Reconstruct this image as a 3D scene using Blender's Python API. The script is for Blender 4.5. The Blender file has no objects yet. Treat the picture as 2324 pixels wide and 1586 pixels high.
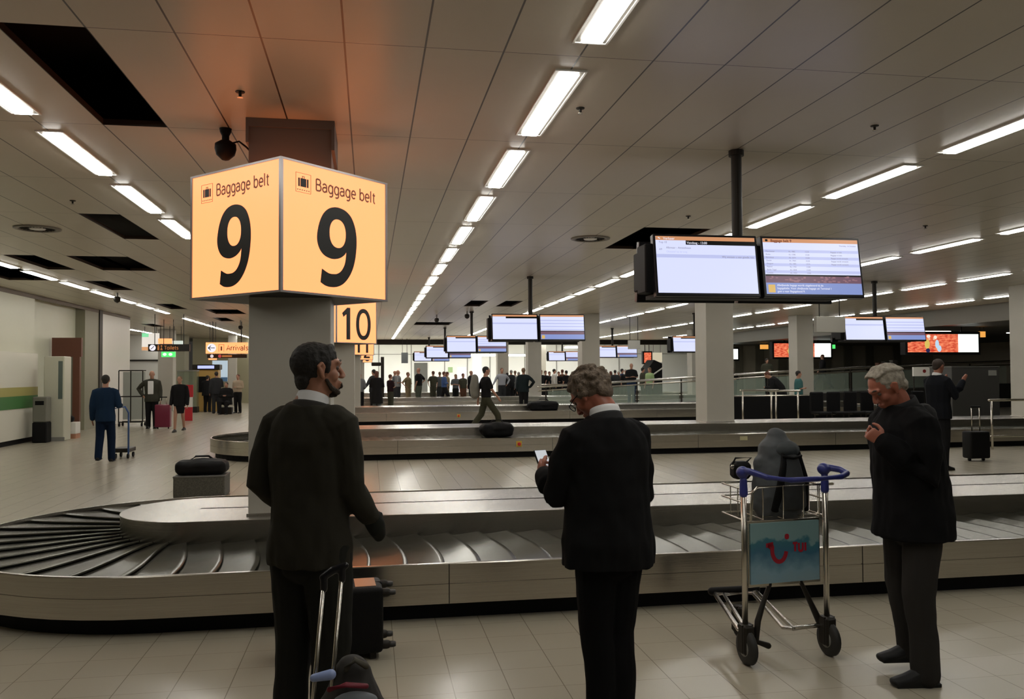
import bpy, bmesh, math, random
from mathutils import Vector, Matrix, Euler
random.seed(7)
PI = math.pi
sc = bpy.context.scene
COL = sc.collection

# ------------------------------------------------------------------ camera, world, exposure
HC, ZC = 1.65, 3.70                     # eye height, ceiling height
FPX, YAW, PITCH, ROLL = 1907.2, 0.1678, 0.0274, -0.0055
_cy, _sy = math.cos(YAW), math.sin(YAW)
FW = Vector((_sy * math.cos(PITCH), _cy * math.cos(PITCH), math.sin(PITCH)))
_r = Vector((_cy, -_sy, 0)); _u = _r.cross(FW)
RT = _r * math.cos(ROLL) + _u * math.sin(ROLL)
UP = -_r * math.sin(ROLL) + _u * math.cos(ROLL)
cam = bpy.data.objects.new('camera', bpy.data.cameras.new('camera'))
COL.objects.link(cam)
M = Matrix((RT, UP, -FW)).transposed().to_4x4(); M.translation = Vector((0, 0, HC))
cam.matrix_world = M
cam.data.sensor_width = 36; cam.data.lens = FPX / 2324 * 36
cam.data.clip_start = 0.05; cam.data.clip_end = 300
sc.camera = cam
w = bpy.data.worlds.new('hall_air'); sc.world = w; w.use_nodes = True
w.node_tree.nodes['Background'].inputs[0].default_value = (0.55, 0.50, 0.42, 1)
w.node_tree.nodes['Background'].inputs[1].default_value = 0.05
sc.view_settings.view_transform = 'Standard'; sc.view_settings.look = 'None'
sc.view_settings.gamma = 1; sc.view_settings.use_curve_mapping = False
sc.view_settings.exposure = 0.0
LAMP = 24.5                              # radiance of the fluorescent diffusers
SIGN = 1.0

def ray(x, y): return FW + RT * ((x - 1162) / FPX) - UP * ((y - 793) / FPX)
def onz(x, y, z):
    d = ray(x, y); return Vector((0, 0, HC)) + d * ((z - HC) / d.z)
def ony(x, y, Y):
    d = ray(x, y); return Vector((0, 0, HC)) + d * (Y / d.y)
def pxx(x, Y): return ony(x, 848, Y).x    # world x on the sight line of pixel column x at depth Y

# ------------------------------------------------------------------ materials
MATS = {}
def mat(name, col=(.5, .5, .5), rough=.5, metal=0, emit=None, es=1.0, spec=.5, var=0.0, vscale=30, bump=0, bscale=200, stretch=None, alpha=None, trans=0, sheen=0):
    if name in MATS: return MATS[name]
    m = bpy.data.materials.new(name); m.use_nodes = True; MATS[name] = m
    nt = m.node_tree; b = nt.nodes['Principled BSDF']
    b.inputs['Base Color'].default_value = (*col, 1); b.inputs['Roughness'].default_value = rough
    b.inputs['Metallic'].default_value = metal; b.inputs['Specular IOR Level'].default_value = spec
    if emit: b.inputs['Emission Color'].default_value = (*emit, 1); b.inputs['Emission Strength'].default_value = es
    if alpha is not None: b.inputs['Alpha'].default_value = alpha
    if trans: b.inputs['Transmission Weight'].default_value = trans
    if sheen: b.inputs['Sheen Weight'].default_value = sheen
    if var or bump:
        tc = nt.nodes.new('ShaderNodeTexCoord'); mp = nt.nodes.new('ShaderNodeMapping')
        nt.links.new(tc.outputs['Object'], mp.inputs[0])
        if stretch: mp.inputs['Scale'].default_value = stretch
    if var:
        n = nt.nodes.new('ShaderNodeTexNoise'); n.inputs['Scale'].default_value = vscale; n.inputs['Detail'].default_value = 5
        nt.links.new(mp.outputs[0], n.inputs['Vector'])
        mr = nt.nodes.new('ShaderNodeMapRange'); mr.inputs[1].default_value = .3; mr.inputs[2].default_value = .7
        mr.inputs[3].default_value = 1 - var; mr.inputs[4].default_value = 1 + var
        nt.links.new(n.outputs['Fac'], mr.inputs[0])
        mx = nt.nodes.new('ShaderNodeMix'); mx.data_type = 'RGBA'; mx.blend_type = 'MULTIPLY'; mx.inputs['Factor'].default_value = 1
        mx.inputs['A'].default_value = (*col, 1); nt.links.new(mr.outputs[0], mx.inputs['B'])
        nt.links.new(mx.outputs['Result'], b.inputs['Base Color'])
    if bump:
        n2 = nt.nodes.new('ShaderNodeTexNoise'); n2.inputs['Scale'].default_value = bscale; n2.inputs['Detail'].default_value = 3
        nt.links.new(mp.outputs[0], n2.inputs['Vector'])
        bp = nt.nodes.new('ShaderNodeBump'); bp.inputs['Strength'].default_value = bump; bp.inputs['Distance'].default_value = .01
        nt.links.new(n2.outputs['Fac'], bp.inputs['Height']); nt.links.new(bp.outputs[0], b.inputs['Normal'])
    return m

def grid_mat(name, col, line, px, py, ox, oy, wx, wy, rough, spec, var, bump=0.0, tilevar=.05):
    """tiles on a world grid, with joints of width wx / wy"""
    m = mat(name, col, rough, 0, spec=spec); nt = m.node_tree; b = nt.nodes['Principled BSDF']
    def nd(t): return nt.nodes.new(t)
    def mth(op, a, b_=None, c=None):
        n = nd('ShaderNodeMath'); n.operation = op
        for k, v in enumerate((a, b_, c)):
            if v is None: continue
            if isinstance(v, (int, float)): n.inputs[k].default_value = v
            else: nt.links.new(v, n.inputs[k])
        return n.outputs[0]
    g = nd('ShaderNodeNewGeometry'); s = nd('ShaderNodeSeparateXYZ'); nt.links.new(g.outputs['Position'], s.inputs[0])
    u = mth('DIVIDE', mth('SUBTRACT', s.outputs[0], ox), px); v = mth('DIVIDE', mth('SUBTRACT', s.outputs[1], oy), py)
    fu = mth('FRACT', u); fv = mth('FRACT', v)
    def line_m(f, wd): return mth('LESS_THAN', mth('MINIMUM', f, mth('SUBTRACT', 1.0, f)), wd)
    ln = mth('MAXIMUM', line_m(fu, wx / px / 2), line_m(fv, wy / py / 2))
    cmb = nd('ShaderNodeCombineXYZ'); nt.links.new(mth('FLOOR', u), cmb.inputs[0]); nt.links.new(mth('FLOOR', v), cmb.inputs[1])
    wn = nd('ShaderNodeTexWhiteNoise'); wn.noise_dimensions = '2D'; nt.links.new(cmb.outputs[0], wn.inputs['Vector'])
    no = nd('ShaderNodeTexNoise'); no.inputs['Scale'].default_value = 2.3; no.inputs['Detail'].default_value = 6; nt.links.new(g.outputs['Position'], no.inputs['Vector'])
    f = mth('ADD', mth('MULTIPLY_ADD', wn.outputs['Value'], 2 * tilevar, 1 - tilevar), mth('MULTIPLY_ADD', no.outputs['Fac'], 2 * var, -var))
    mx = nd('ShaderNodeMix'); mx.data_type = 'RGBA'; mx.blend_type = 'MULTIPLY'; mx.inputs['Factor'].default_value = 1
    mx.inputs['A'].default_value = (*col, 1); nt.links.new(f, mx.inputs['B'])
    m2 = nd('ShaderNodeMix'); m2.data_type = 'RGBA'; nt.links.new(ln, m2.inputs['Factor']); nt.links.new(mx.outputs['Result'], m2.inputs['A']); m2.inputs['B'].default_value = (*line, 1)
    nt.links.new(m2.outputs['Result'], b.inputs['Base Color'])
    bp = nd('ShaderNodeBump'); bp.inputs['Strength'].default_value = .5; bp.inputs['Distance'].default_value = .004; bp.invert = True
    nt.links.new(ln, bp.inputs['Height']); nt.links.new(bp.outputs[0], b.inputs['Normal'])
    return m

# ------------------------------------------------------------------ mesh builder
class MB:
    def __init__(s): s.bm = bmesh.new()
    def box(s, a, b, bev=0, rot=None, seg=1):
        """axis box from corner a to corner b; rot = Matrix applied about the box centre"""
        a, b = Vector(a), Vector(b); c = (a + b) / 2; d = b - a
        r = bmesh.ops.create_cube(s.bm, size=1)['verts']
        for v in r: v.co = Vector((v.co.x * d.x, v.co.y * d.y, v.co.z * d.z))
        if bev:
            es = list({e for v in r for e in v.link_edges})
            o = bmesh.ops.bevel(s.bm, geom=es, offset=bev, segments=seg, profile=.5, affect='EDGES', clamp_overlap=True)
            r = list({v for f in o['faces'] for v in f.verts} | {v for v in r if v.is_valid})
        for v in r: v.co = (rot @ v.co if rot else v.co) + c
        return s
    def quad(s, *p):
        vs = [s.bm.verts.new(q) for q in p]; s.bm.faces.new(vs); return s
    def rings(s, rings, cap=True, closed=True):
        rv = [[s.bm.verts.new(p) for p in r] for r in rings]; n = len(rv[0])
        for a, b in zip(rv, rv[1:]):
            for i in range(n if closed else n - 1):
                j = (i + 1) % n
                s.bm.faces.new((a[i], a[j], b[j], b[i]))
        if cap: s.bm.faces.new(list(reversed(rv[0]))); s.bm.faces.new(rv[-1])
        return s
    def tube(s, pts, rad, n=12, round_=True, ref=(1, 0, 0), flat=False):
        """tapered tube through pts; rad = float / list of floats / list of (ra, rb)"""
        pts = [Vector(p) for p in pts]
        if not isinstance(rad, (list, tuple)): rad = [rad] * len(pts)
        rad = [(r, r) if isinstance(r, (int, float)) else r for r in rad]
        P, R, D = [], [], []
        for i, p in enumerate(pts):
            d = (pts[min(i + 1, len(pts) - 1)] - pts[max(i - 1, 0)])
            if 0 < i < len(pts) - 1: d = (pts[i + 1] - p).normalized() + (p - pts[i - 1]).normalized()
            if d.length < 1e-9: d = Vector((0, 0, 1))
            P.append(p); R.append(rad[i]); D.append(d.normalized())
        if round_:
            def capx(k, sg):
                out = []
                for a in (.45, .8, .97):
                    h = math.sqrt(max(0, 1 - a * a)); m_ = min(R[k])
                    out.append((P[k] + D[k] * sg * m_ * a, (R[k][0] * h, R[k][1] * h), D[k]))
                return out
            c0 = list(reversed(capx(0, -1))); c1 = capx(-1, 1)
            P = [c[0] for c in c0] + P + [c[0] for c in c1]; R = [c[1] for c in c0] + R + [c[1] for c in c1]; D = [c[2] for c in c0] + D + [c[2] for c in c1]
        rf = Vector(ref); rs = []
        for p, r, d in zip(P, R, D):
            q = rf
            if abs(q.dot(d)) > .93: q = Vector((0, 0, 1)) if abs(d.z) < .9 else Vector((0, 1, 0))
            a = (q - d * q.dot(d)).normalized(); b = d.cross(a)
            rs.append([p + a * r[0] * math.cos(2 * PI * k / n) + b * r[1] * math.sin(2 * PI * k / n) for k in range(n)])
        return s.rings(rs)
    def ell(s, c, r, rot=None, n=12, m=8):
        vs = bmesh.ops.create_uvsphere(s.bm, u_segments=n, v_segments=m, radius=1)['verts']
        c = Vector(c)
        for v in vs:
            p = Vector((v.co.x * r[0], v.co.y * r[1], v.co.z * r[2]))
            v.co = (rot @ p if rot else p) + c
        return s
    def lathe(s, prof, c=(0, 0, 0), n=24, axis='z'):
        c = Vector(c); rs = []
        for r, z in prof:
            ring = []
            for k in range(n):
                a = 2 * PI * k / n; x, y = r * math.cos(a), r * math.sin(a)
                q = {'z': Vector((x, y, z)), 'y': Vector((x, z, -y)), 'x': Vector((z, x, y))}[axis]
                ring.append(c + q)
            rs.append(ring)
        return s.rings(rs)
    def prism(s, poly, y0, y1, axis='y'):
        """extrude a polygon: axis y -> poly in xz, axis x -> poly in yz, axis z -> poly in xy"""
        f = {'y': lambda p, t: (p[0], t, p[1]), 'x': lambda p, t: (t, p[0], p[1]), 'z': lambda p, t: (p[0], p[1], t)}[axis]
        return s.rings([[Vector(f(p, y0)) for p in poly], [Vector(f(p, y1)) for p in poly]])
    def build(s, name, m, parent=None, smooth=False, loc=None, rz=0, keep=False):
        bmesh.ops.recalc_face_normals(s.bm, faces=s.bm.faces)
        me = bpy.data.meshes.new(name); s.bm.to_mesh(me); s.bm.free()
        if smooth:
            for p in me.polygons: p.use_smooth = True
        me.materials.append(m)
        return link(name, me, parent, loc, rz)

def link(name, me, parent=None, loc=None, rz=0):
    o = bpy.data.objects.new(name, me); COL.objects.link(o)
    if parent is not None: o.parent = parent
    if loc is not None: o.location = loc
    if rz: o.rotation_euler.z = rz
    return o
def autosmooth(o, ang=40):
    me = o.data
    for p in me.polygons: p.use_smooth = True
    bm = bmesh.new(); bm.from_mesh(me)
    for e in bm.edges:
        if len(e.link_faces) == 2 and e.calc_face_angle(0) > math.radians(ang): e.smooth = False
    bm.to_mesh(me); bm.free(); return o
def tag(o, label=None, cat=None, group=None, kind=None):
    if label: o['label'] = label
    if cat: o['category'] = cat
    if group: o['group'] = group
    if kind: o['kind'] = kind
    return o
def thing(name, label, cat, loc=(0, 0, 0), rz=0, group=None):
    o = bpy.data.objects.new(name, None); COL.objects.link(o); o.location = loc; o.rotation_euler.z = rz
    o.empty_display_size = .1
    return tag(o, label, cat, group)
def struct(name, mb, m): return tag(mb.build(name, m), kind='structure')
CH = {}
def copy_tree(o, parent=None):
    c = o.copy(); COL.objects.link(c)
    if parent is not None: c.parent = parent
    for ch in [x for x in bpy.data.objects if x.parent == o]: copy_tree(ch, c)
    return c
def text(name, s, size, m, parent, loc, rot=(PI / 2, 0, 0), align='LEFT', ext=.001, sx=1, off=0, mk=True):
    cu = bpy.data.curves.new(name, 'FONT'); cu.body = s; cu.size = size; cu.extrude = ext; cu.align_x = align; cu.offset = off
    cu.resolution_u = 4
    t = bpy.data.objects.new(name, cu); COL.objects.link(t)
    dg = bpy.context.evaluated_depsgraph_get()
    me = bpy.data.meshes.new_from_object(t.evaluated_get(dg)); bpy.data.objects.remove(t); bpy.data.curves.remove(cu)
    me.name = name; me.materials.clear(); me.materials.append(m)
    me.transform(Matrix.Diagonal((sx, 1, 1, 1)))
    o = link(name, me, parent, loc); o.rotation_euler = rot
    return o

# palette
m_ceil = grid_mat('ceiling_panel', (.57, .515, .42), (.05, .035, .025), .5, 2.0467, -.1531, 5.2558, .012, .007, .34, .45, .03, tilevar=.03)
m_floor = grid_mat('floor_tile', (.385, .35, .275), (.21, .18, .135), .29, .29, .14, .02, .005, .003, .25, .5, .02, tilevar=.012)
m_steel = mat('brushed_steel', (.50, .475, .425), .20, .97, var=.06, vscale=1, stretch=(2, 2, 120), bump=.05, bscale=2)
m_steel2 = mat('bright_steel', (.66, .64, .60), .24, 1.0, var=.04, vscale=1, stretch=(2, 150, 2), bump=.25, bscale=2)
m_chrome = mat('chrome_tube', (.60, .57, .50), .25, 1.0)
m_black = mat('matt_black', (.006, .006, .0065), .6, spec=.15)
m_blackg = mat('gloss_black', (.008, .008, .010), .3, spec=.3)
m_rubber = mat('belt_slat', (.10, .10, .08), .24, .72, var=.25, vscale=4, bump=.05, bscale=25)
m_col = mat('painted_column', (.42, .40, .345), .5, var=.03, vscale=2)
m_cap = mat('column_cap_grey_shaded', (.10, .085, .075), .6)  # own grey-brown tone, with the sign's shadow painted into it
m_wall = mat('wall_panel_cream', (.60, .605, .48), .4, var=.03, vscale=1)
m_white = mat('white_panel', (.74, .73, .68), .4)
m_greyp = mat('grey_plastic', (.22, .22, .20), .5)
m_lamp = mat('fluorescent_diffuser', (.9, .9, .9), .5, emit=(1.0, .97, .90), es=LAMP)
m_lframe = mat('lamp_frame_white', (.75, .74, .70), .35)
m_lhouse = mat('lamp_recess_dark', (.10, .09, .075), .4)
m_sign = mat('sign_face_amber', (.30, .15, .06), .4, emit=(1.75, .515, .19), es=SIGN)
m_alu = mat('sign_aluminium', (.36, .34, .34), .35, .7)
m_ink = mat('sign_ink_black', (.006, .006, .005), .5)
m_brown = mat('sign_ink_brown', (.09, .03, .012), .5, emit=(.22, .07, .03), es=.5)
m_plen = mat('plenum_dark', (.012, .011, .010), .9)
m_dark = mat('dark_frame', (.022, .019, .015), .45, spec=.2)
m_scr = mat('screen_white', (.02, .02, .02), .3, emit=(.70, .74, 1.0), es=1.02)
m_scr2 = mat('screen_lilac', (.02, .02, .02), .3, emit=(.52, .56, .86), es=1)
m_scro = mat('screen_orange', (.02, .02, .02), .3, emit=(.62, .28, .13), es=1)
m_scrk = mat('screen_black_bar', (.005, .005, .006), .3)
m_scrb = mat('screen_blue', (.02, .02, .02), .3, emit=(.22, .29, .60), es=1)
m_scrt = mat('screen_text_grey', (.02, .02, .02), .3, emit=(.26, .25, .36), es=1)
m_scrw = mat('screen_text_white', (.02, .02, .02), .3, emit=(.85, .85, .95), es=1)
m_glass = mat('balustrade_glass', (.55, .68, .58), .05, 0, alpha=.22)

# ------------------------------------------------------------------ floor, ceiling, walls
struct('floor', MB().quad((-24, -8, 0), (34, -8, 0), (34, 76, 0), (-24, 76, 0)), m_floor)
PX, PY, OX, OY = .5, 2.0467, -.1531, 5.2558
HOLES = {(-4, 0), (-7, 3), (-12, 5), (-10, 5), (-9, 5), (-12, 7), (8, 3), (9, 3), (6, 9), (8, 9), (4, 14), (5, 14), (6, 14), (-12, 10), (-10, 11), (-9, 11), (-14, 5), (-14, 6), (-15, 6), (-11, 13), (-18, 15)}
cb = MB()
for j in range(-7, 23):
    y0, y1 = OY + j * PY, OY + (j + 1) * PY
    run = None
    for i in range(-48, 40):
        x0, x1 = OX + i * PX, OX + (i + 1) * PX
        if (i, j) in HOLES:
            if run is not None: cb.quad((run, y0, ZC), (run, y1, ZC), (x0, y1, ZC), (x0, y0, ZC)); run = None
            for a, b in (((x0, y0), (x1, y0)), ((x1, y0), (x1, y1)), ((x1, y1), (x0, y1)), ((x0, y1), (x0, y0))):
                cb.quad((*a, ZC), (*b, ZC), (*b, ZC + .05), (*a, ZC + .05))
        elif run is None: run = x0
    if run is not None: cb.quad((run, y0, ZC), (run, y1, ZC), (OX + 40 * PX, y1, ZC), (OX + 40 * PX, y0, ZC))
struct('ceiling', cb, m_ceil)
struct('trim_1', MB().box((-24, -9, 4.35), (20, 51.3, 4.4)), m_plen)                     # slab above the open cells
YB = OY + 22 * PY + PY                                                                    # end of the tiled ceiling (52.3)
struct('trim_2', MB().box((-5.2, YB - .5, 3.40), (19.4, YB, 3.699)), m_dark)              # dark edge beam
m_far = mat('far_wall_white', (.80, .81, .78), .4, var=.03, vscale=.5)
struct('trim_3', MB().box((-24, YB, 4.25), (34, 70, 4.3)), m_white)                       # brighter far ceiling
# left wall in bays
lw = MB()
XL = -8.45
lw.box((XL - .5, -8, 0), (XL, 23.2, 3.695)); lw.box((XL - .5, 23.2, 0), (XL - .25, 27.0, 3.695))
struct('wall_left', lw, m_wall)
struct('trim_4', MB().box((XL - .5, 27.0, 0), (XL + .02, 28.3, 3.695)), mat('pilaster_olive', (.27, .26, .19), .5))
struct('trim_5', MB().box((XL - .4, 28.3, 0), (XL + .05, 28.6, 3.695)), m_dark)
struct('trim_6', MB().box((XL - .4, 28.6, 0), (XL + .02, 31.8, 3.695)), m_white)
struct('trim_7', MB().box((XL - .02, -8, 3.60), (XL + .03, 31.8, 3.694)), mat('shadow_gap_brown', (.12, .09, .06), .5))
struct('wall_back_left', MB().box((-24, 46, 0), (-9.9, 46.3, 3.695)), m_white)
struct('trim_8', MB().box((-9.9, 45.2, 0), (-9.35, 46.3, 3.695)), mat('pilaster_olive', (.27, .26, .19), .5))
struct('wall_back_olive', MB().box((-9.9, 50, 0), (-5.2, 50.3, 3.695)), mat('olive_wall', (.30, .28, .18), .5))
struct('trim_9', MB().box((-24, 45.9, 2.35), (-9.9, 46.0, 2.42)), m_dark)
# far bright wall with panel joints
struct('wall_far', MB().box((-5.2, 66, 0), (34, 66.3, 4.25)), m_far)
fj = MB()
for x in (-4.4, -1.9, -.9, .7, 3.2, 5.8, 7.6, 9.4, 12.2, 14.8, 17.4, 20.0): fj.box((x - .03, 65.94, 0), (x + .03, 66, 4.2))
fj.box((-5.2, 65.95, 3.1), (34, 66, 3.14)); struct('trim_10', fj, m_greyp)
struct('wall_far_side', MB().box((-5.5, 50, 0), (-5.2, 66, 4.25)), m_wall)
# right: dropped dark soffit and wall beyond
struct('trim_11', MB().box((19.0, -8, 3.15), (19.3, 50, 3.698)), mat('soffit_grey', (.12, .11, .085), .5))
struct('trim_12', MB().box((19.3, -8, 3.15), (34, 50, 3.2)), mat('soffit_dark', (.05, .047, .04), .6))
m_rwall = mat('right_wall_olive', (.30, .28, .22), .5, var=.04, vscale=1)
struct('wall_right', MB().box((33.7, -8, 0), (34, 66, 4.25)), m_rwall)
rb = MB().box((19.6, 46, 0), (33.7, 46.3, 3.15)); struct('wall_back_right', rb, m_rwall)
rj = MB()
for x in (20.9, 22.2, 23.6, 25, 26.4, 27.8, 29.2, 31): rj.box((x, 45.9, 0), (x + .5, 46, 3.14))
struct('trim_13', rj, mat('right_wall_band', (.12, .115, .085), .6))

# ------------------------------------------------------------------ ceiling lamps (all real light)
def make_lamp():
    t = thing('ceiling_light', '', 'ceiling light')
    f = MB()
    for s in (-1, 1):
        f.box((s * .105 - .007, -.78, -.012), (s * .105 + .007, .78, 0)); f.box((-.112, s * .78 - .007, -.012), (.112, s * .78 + .007, 0))
    f.build('frame', m_lframe, t)
    MB().box((-.1, -.775, -.006), (.1, .775, -.001)).build('reflector', m_lhouse, t)
    MB().box((-.068, -.745, -.026), (.068, .745, -.008), .008).build('diffuser', m_lamp, t)
    return t
ORD = ['nearest', 'second', 'third', 'fourth', 'fifth', 'sixth', 'seventh', 'eighth', 'ninth', 'tenth', 'eleventh', 'twelfth', 'thirteenth', 'fourteenth', 'fifteenth', 'sixteenth', 'seventeenth', 'eighteenth', 'nineteenth', 'twentieth', 'twenty-first', 'twenty-second', 'twenty-third', 'twenty-fourth', 'twenty-fifth', 'twenty-sixth', 'twenty-seventh']
rows = [(-10.65, 'far left row', 8, 21, ()), (-6.65, 'row nearer the left wall', -3, 22, (12,)), (-2.65, 'row just left of the amber sign', -3, 21, (7, 8)),
        (1.35, 'central row', -3, 22, ()), (5.35, 'row behind the near screens', -3, 22, ()),
        (9.35, 'second row right of the screens', -2, 21, ()), (13.35, 'third row right of the screens', -1, 21, ()), (17.35, 'last row before the dark soffit', 0, 21, ())]
lamp0 = make_lamp(); first = True
for X, nm, j0, j1, skip in rows:
    k = 0
    for j in range(j0, j1):
        if j in skip or j < {-6.65: 4, -2.65: -1, 9.35: 2, 13.35: 4, 17.35: 5}.get(X, -9): continue   # tubes out of view left out so the near and side areas darken
        o = lamp0 if first else copy_tree(lamp0); first = False
        o.location = (X, OY + (j + .5) * PY, ZC - .0005)
        vis = OY + (j + .5) * PY > 3.0
        if vis: o['label'] = 'fluorescent ceiling light, %s of the %s' % (ORD[k], nm); k += 1
        else: o['label'] = 'fluorescent ceiling light overhead in the ' + nm
        o['group'] = 'fluorescent ceiling lights in rows'
m_lamp2 = mat('far_light_panel', (.9, .9, .9), .5, emit=(1, 1, .97), es=5.0)
m_lamp3 = mat('far_ceiling_square', (.9, .9, .9), .5, emit=(1, 1, .97), es=60.0)
k = 0
for x0, x1, Y, z, lb in ((pxx(1050, 57), pxx(1122, 57), 57, 2.78, 'wide white light panel hanging in front of the bright far wall, left one'), (pxx(1140, 57), pxx(1200, 57), 57, 2.78, 'wide white light panel in front of the far wall between two columns'),
        (pxx(935, 54), pxx(962, 54), 54, 3.9, 'short white light near the dark beam at the far left of the crowd'), (pxx(1285, 56), pxx(1330, 56), 56, 3.3, 'white light above the far screens beside the column')):
    t = thing('light_panel', lb, 'light', ((x0 + x1) / 2, Y, z))
    hw = (x1 - x0) / 2
    MB().box((-hw, -.5, 0), (hw, .5, .1), .02).build('diffuser', m_lamp2, t)
    MB().box((-hw - .02, -.52, .1), (hw + .02, .52, .14)).build('frame', m_lframe, t)
    h = MB()
    for s in (-1, 1): h.tube([(s * hw * .8, 0, .14), (s * hw * .8, 0, (4.25 if Y > 52.4 else ZC) - z)], .012, 6, False); h.build('hanger', m_lframe, t); h = MB()
    h.bm.free()
for i, (x, y) in enumerate(((-3, 60), (1, 60), (5, 60), (9, 60), (13, 60), (17, 60), (0, 55), (8, 55), (15, 55))):
    t = thing('ceiling_light', 'square light in the high white ceiling before the far wall', 'ceiling light', (x, y, 4.245), 0, 'square lights of the far hall')
    MB().box((-.6, -.6, -.03), (.6, .6, 0), .01).build('diffuser', m_lamp3, t)
# lamps over the area past the dark soffit
for i, (x, y) in enumerate(((21.3, 24), (21.3, 29), (21.3, 34), (24.5, 38), (22.5, 42), (26, 30))):
    t = thing('ceiling_light', 'dim strip light under the dark soffit, %s' % ('one nearest the red advertising box', 'one behind the nearest strip', 'one in the middle of its line', 'one out to the right', 'one closest to the banded wall', 'one by the right wall')[i], 'ceiling light', (x, y, 3.148), PI / 2, 'strip lights under the soffit')
    MB().box((-.05, -.7, -.03), (.05, .7, 0), .01).build('diffuser', mat('soffit_tube', (.9, .9, .9), .5, emit=(1, .95, .85), es=5.0), t)

# ------------------------------------------------------------------ baggage carousels
CX0, CX1, RI, RO = -1.38, 17.0, .63, 1.79
def stad(r, z, na=28, nl=2):
    P = []
    for k in range(nl): P.append(Vector((CX0 + (CX1 - CX0) * k / nl, -r, z)))
    for k in range(na): a = -PI / 2 + PI * k / na; P.append(Vector((CX1 + r * math.cos(a), r * math.sin(a), z)))
    for k in range(nl): P.append(Vector((CX1 - (CX1 - CX0) * k / nl, r, z)))
    for k in range(na): a = PI / 2 + PI * k / na; P.append(Vector((CX0 + r * math.cos(a), r * math.sin(a), z)))
    return P
RR = 1.2; LS = CX1 - CX0; PER = 2 * LS + 2 * PI * RR
def bp(s, r, z):
    s %= PER
    if s < LS: return Vector((CX0 + s, -r, z))
    s -= LS
    if s < PI * RR: a = -PI / 2 + s / RR; return Vector((CX1 + r * math.cos(a), r * math.sin(a), z))
    s -= PI * RR
    if s < LS: return Vector((CX1 - s, r, z))
    s -= LS; a = PI / 2 + s / RR; return Vector((CX0 + r * math.cos(a), r * math.sin(a), z))
def make_carousel():
    t = thing('baggage_carousel', '', 'baggage carousel')
    MB().rings([stad(RO - .10, 0), stad(RO - .10, .125)], cap=False).build('kick_base', m_black, t)
    prof = [(RO - .10, .118), (RO, .118), (RO, .247), (RO - .006, .249), (RO - .006, .253), (RO, .255), (RO, .378), (RO - .004, .384), (RO - .028, .384), (RO - .03, .35)]
    o = MB().rings([stad(r, z) for r, z in prof], cap=False).build('outer_panel', m_steel, t); autosmooth(o, 25)
    for k in range(6): x = CX0 + 1.9 + k * 3; MB().box((x - .003, -RO - .0015, .12), (x + .003, -RO + .004, .38)).build('panel_joint', m_dark, o)
    o = MB().rings([stad(r, z) for r, z in [(RI, .34), (RI, .523)]], cap=False).build('plinth_wall', m_steel, t); autosmooth(o, 25)
    o = MB().rings([stad(r, z) for r, z in [(RI + .003, .517), (RI + .003, .523), (RI - .003, .526), (.02, .526)]], cap=False).build('plinth_top', m_steel2, t); autosmooth(o, 25)
    # overlapping crescent slats
    bm = bmesh.new(); n = int(PER / .25); p = PER / n; NV = 9
    for k in range(n):
        rows_ = []
        for tt, dz in ((-.10, .0), (.45, .0), (.86, .004), (.97, .004), (1.0, -.001), (1.0, -.010)):
            row = []
            for q in range(NV):
                v = q / (NV - 1); r = RI + .003 + v * (RO - .034 - RI)
                s = k * p + tt * p + .15 * math.sin(v * PI * .60) - .02 * v
                row.append(bm.verts.new(bp(s, r, .346 + max(0, tt) * .022 + dz - .006 * v)))
            rows_.append(row)
        for a, b in zip(rows_, rows_[1:]):
            for q in range(NV - 1):
                f = bm.faces.new((a[q], a[q + 1], b[q + 1], b[q])); f.smooth = True
    b = MB(); b.bm.free(); b.bm = bm; o = b.build('slat_belt', m_rubber, t); autosmooth(o, 50)
    MB().rings([stad(RI, .335), stad(RO - .03, .335)], cap=False).build('belt_bed', m_black, t)
    return t
def estop(t, x):
    p = MB().box((x - .055, -RO - .012, .21), (x + .055, -RO, .32), .004).build('emergency_stop', mat('estop_yellow', (.55, .38, .05), .4), t)
    MB().lathe([(.001, .004), (.034, .004), (.034, -.02), (.022, -.028), (.001, -.03)], (x, -RO - .012, .265), 16, 'y').build('push_button', mat('estop_red', (.55, .02, .015), .4), p)
CAR = [5.72, 16.2, 27.2, 37.4, 47.6]
names = ['long stainless baggage carousel in the foreground with black slats and a round left end', 'second stainless baggage carousel, behind the nearest one, with a black duffel on it',
         'third stainless baggage carousel, passing behind the man with the backpack', 'fourth stainless baggage carousel with the crowd standing behind it', 'farthest stainless baggage carousel in front of the bright wall']
car0 = make_carousel(); cars = []
for k, y in enumerate(CAR):
    c = car0 if k == 0 else copy_tree(car0); cars.append(c)
for k, (c, y) in enumerate(zip(cars, CAR)):
    c.location = (0, y + 1.69, 0); c['label'] = names[k]; c['group'] = 'baggage carousels'
estop(cars[1], pxx(1175, CAR[1])); estop(cars[2], pxx(1040, CAR[2]))
MB().box((pxx(1686, 16.1) - .08, -RO - .003, .25), (pxx(1686, 16.1) + .08, -RO, .33)).build('notice_plate', mat('plate_beige', (.45, .42, .25), .4), cars[1])

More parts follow.
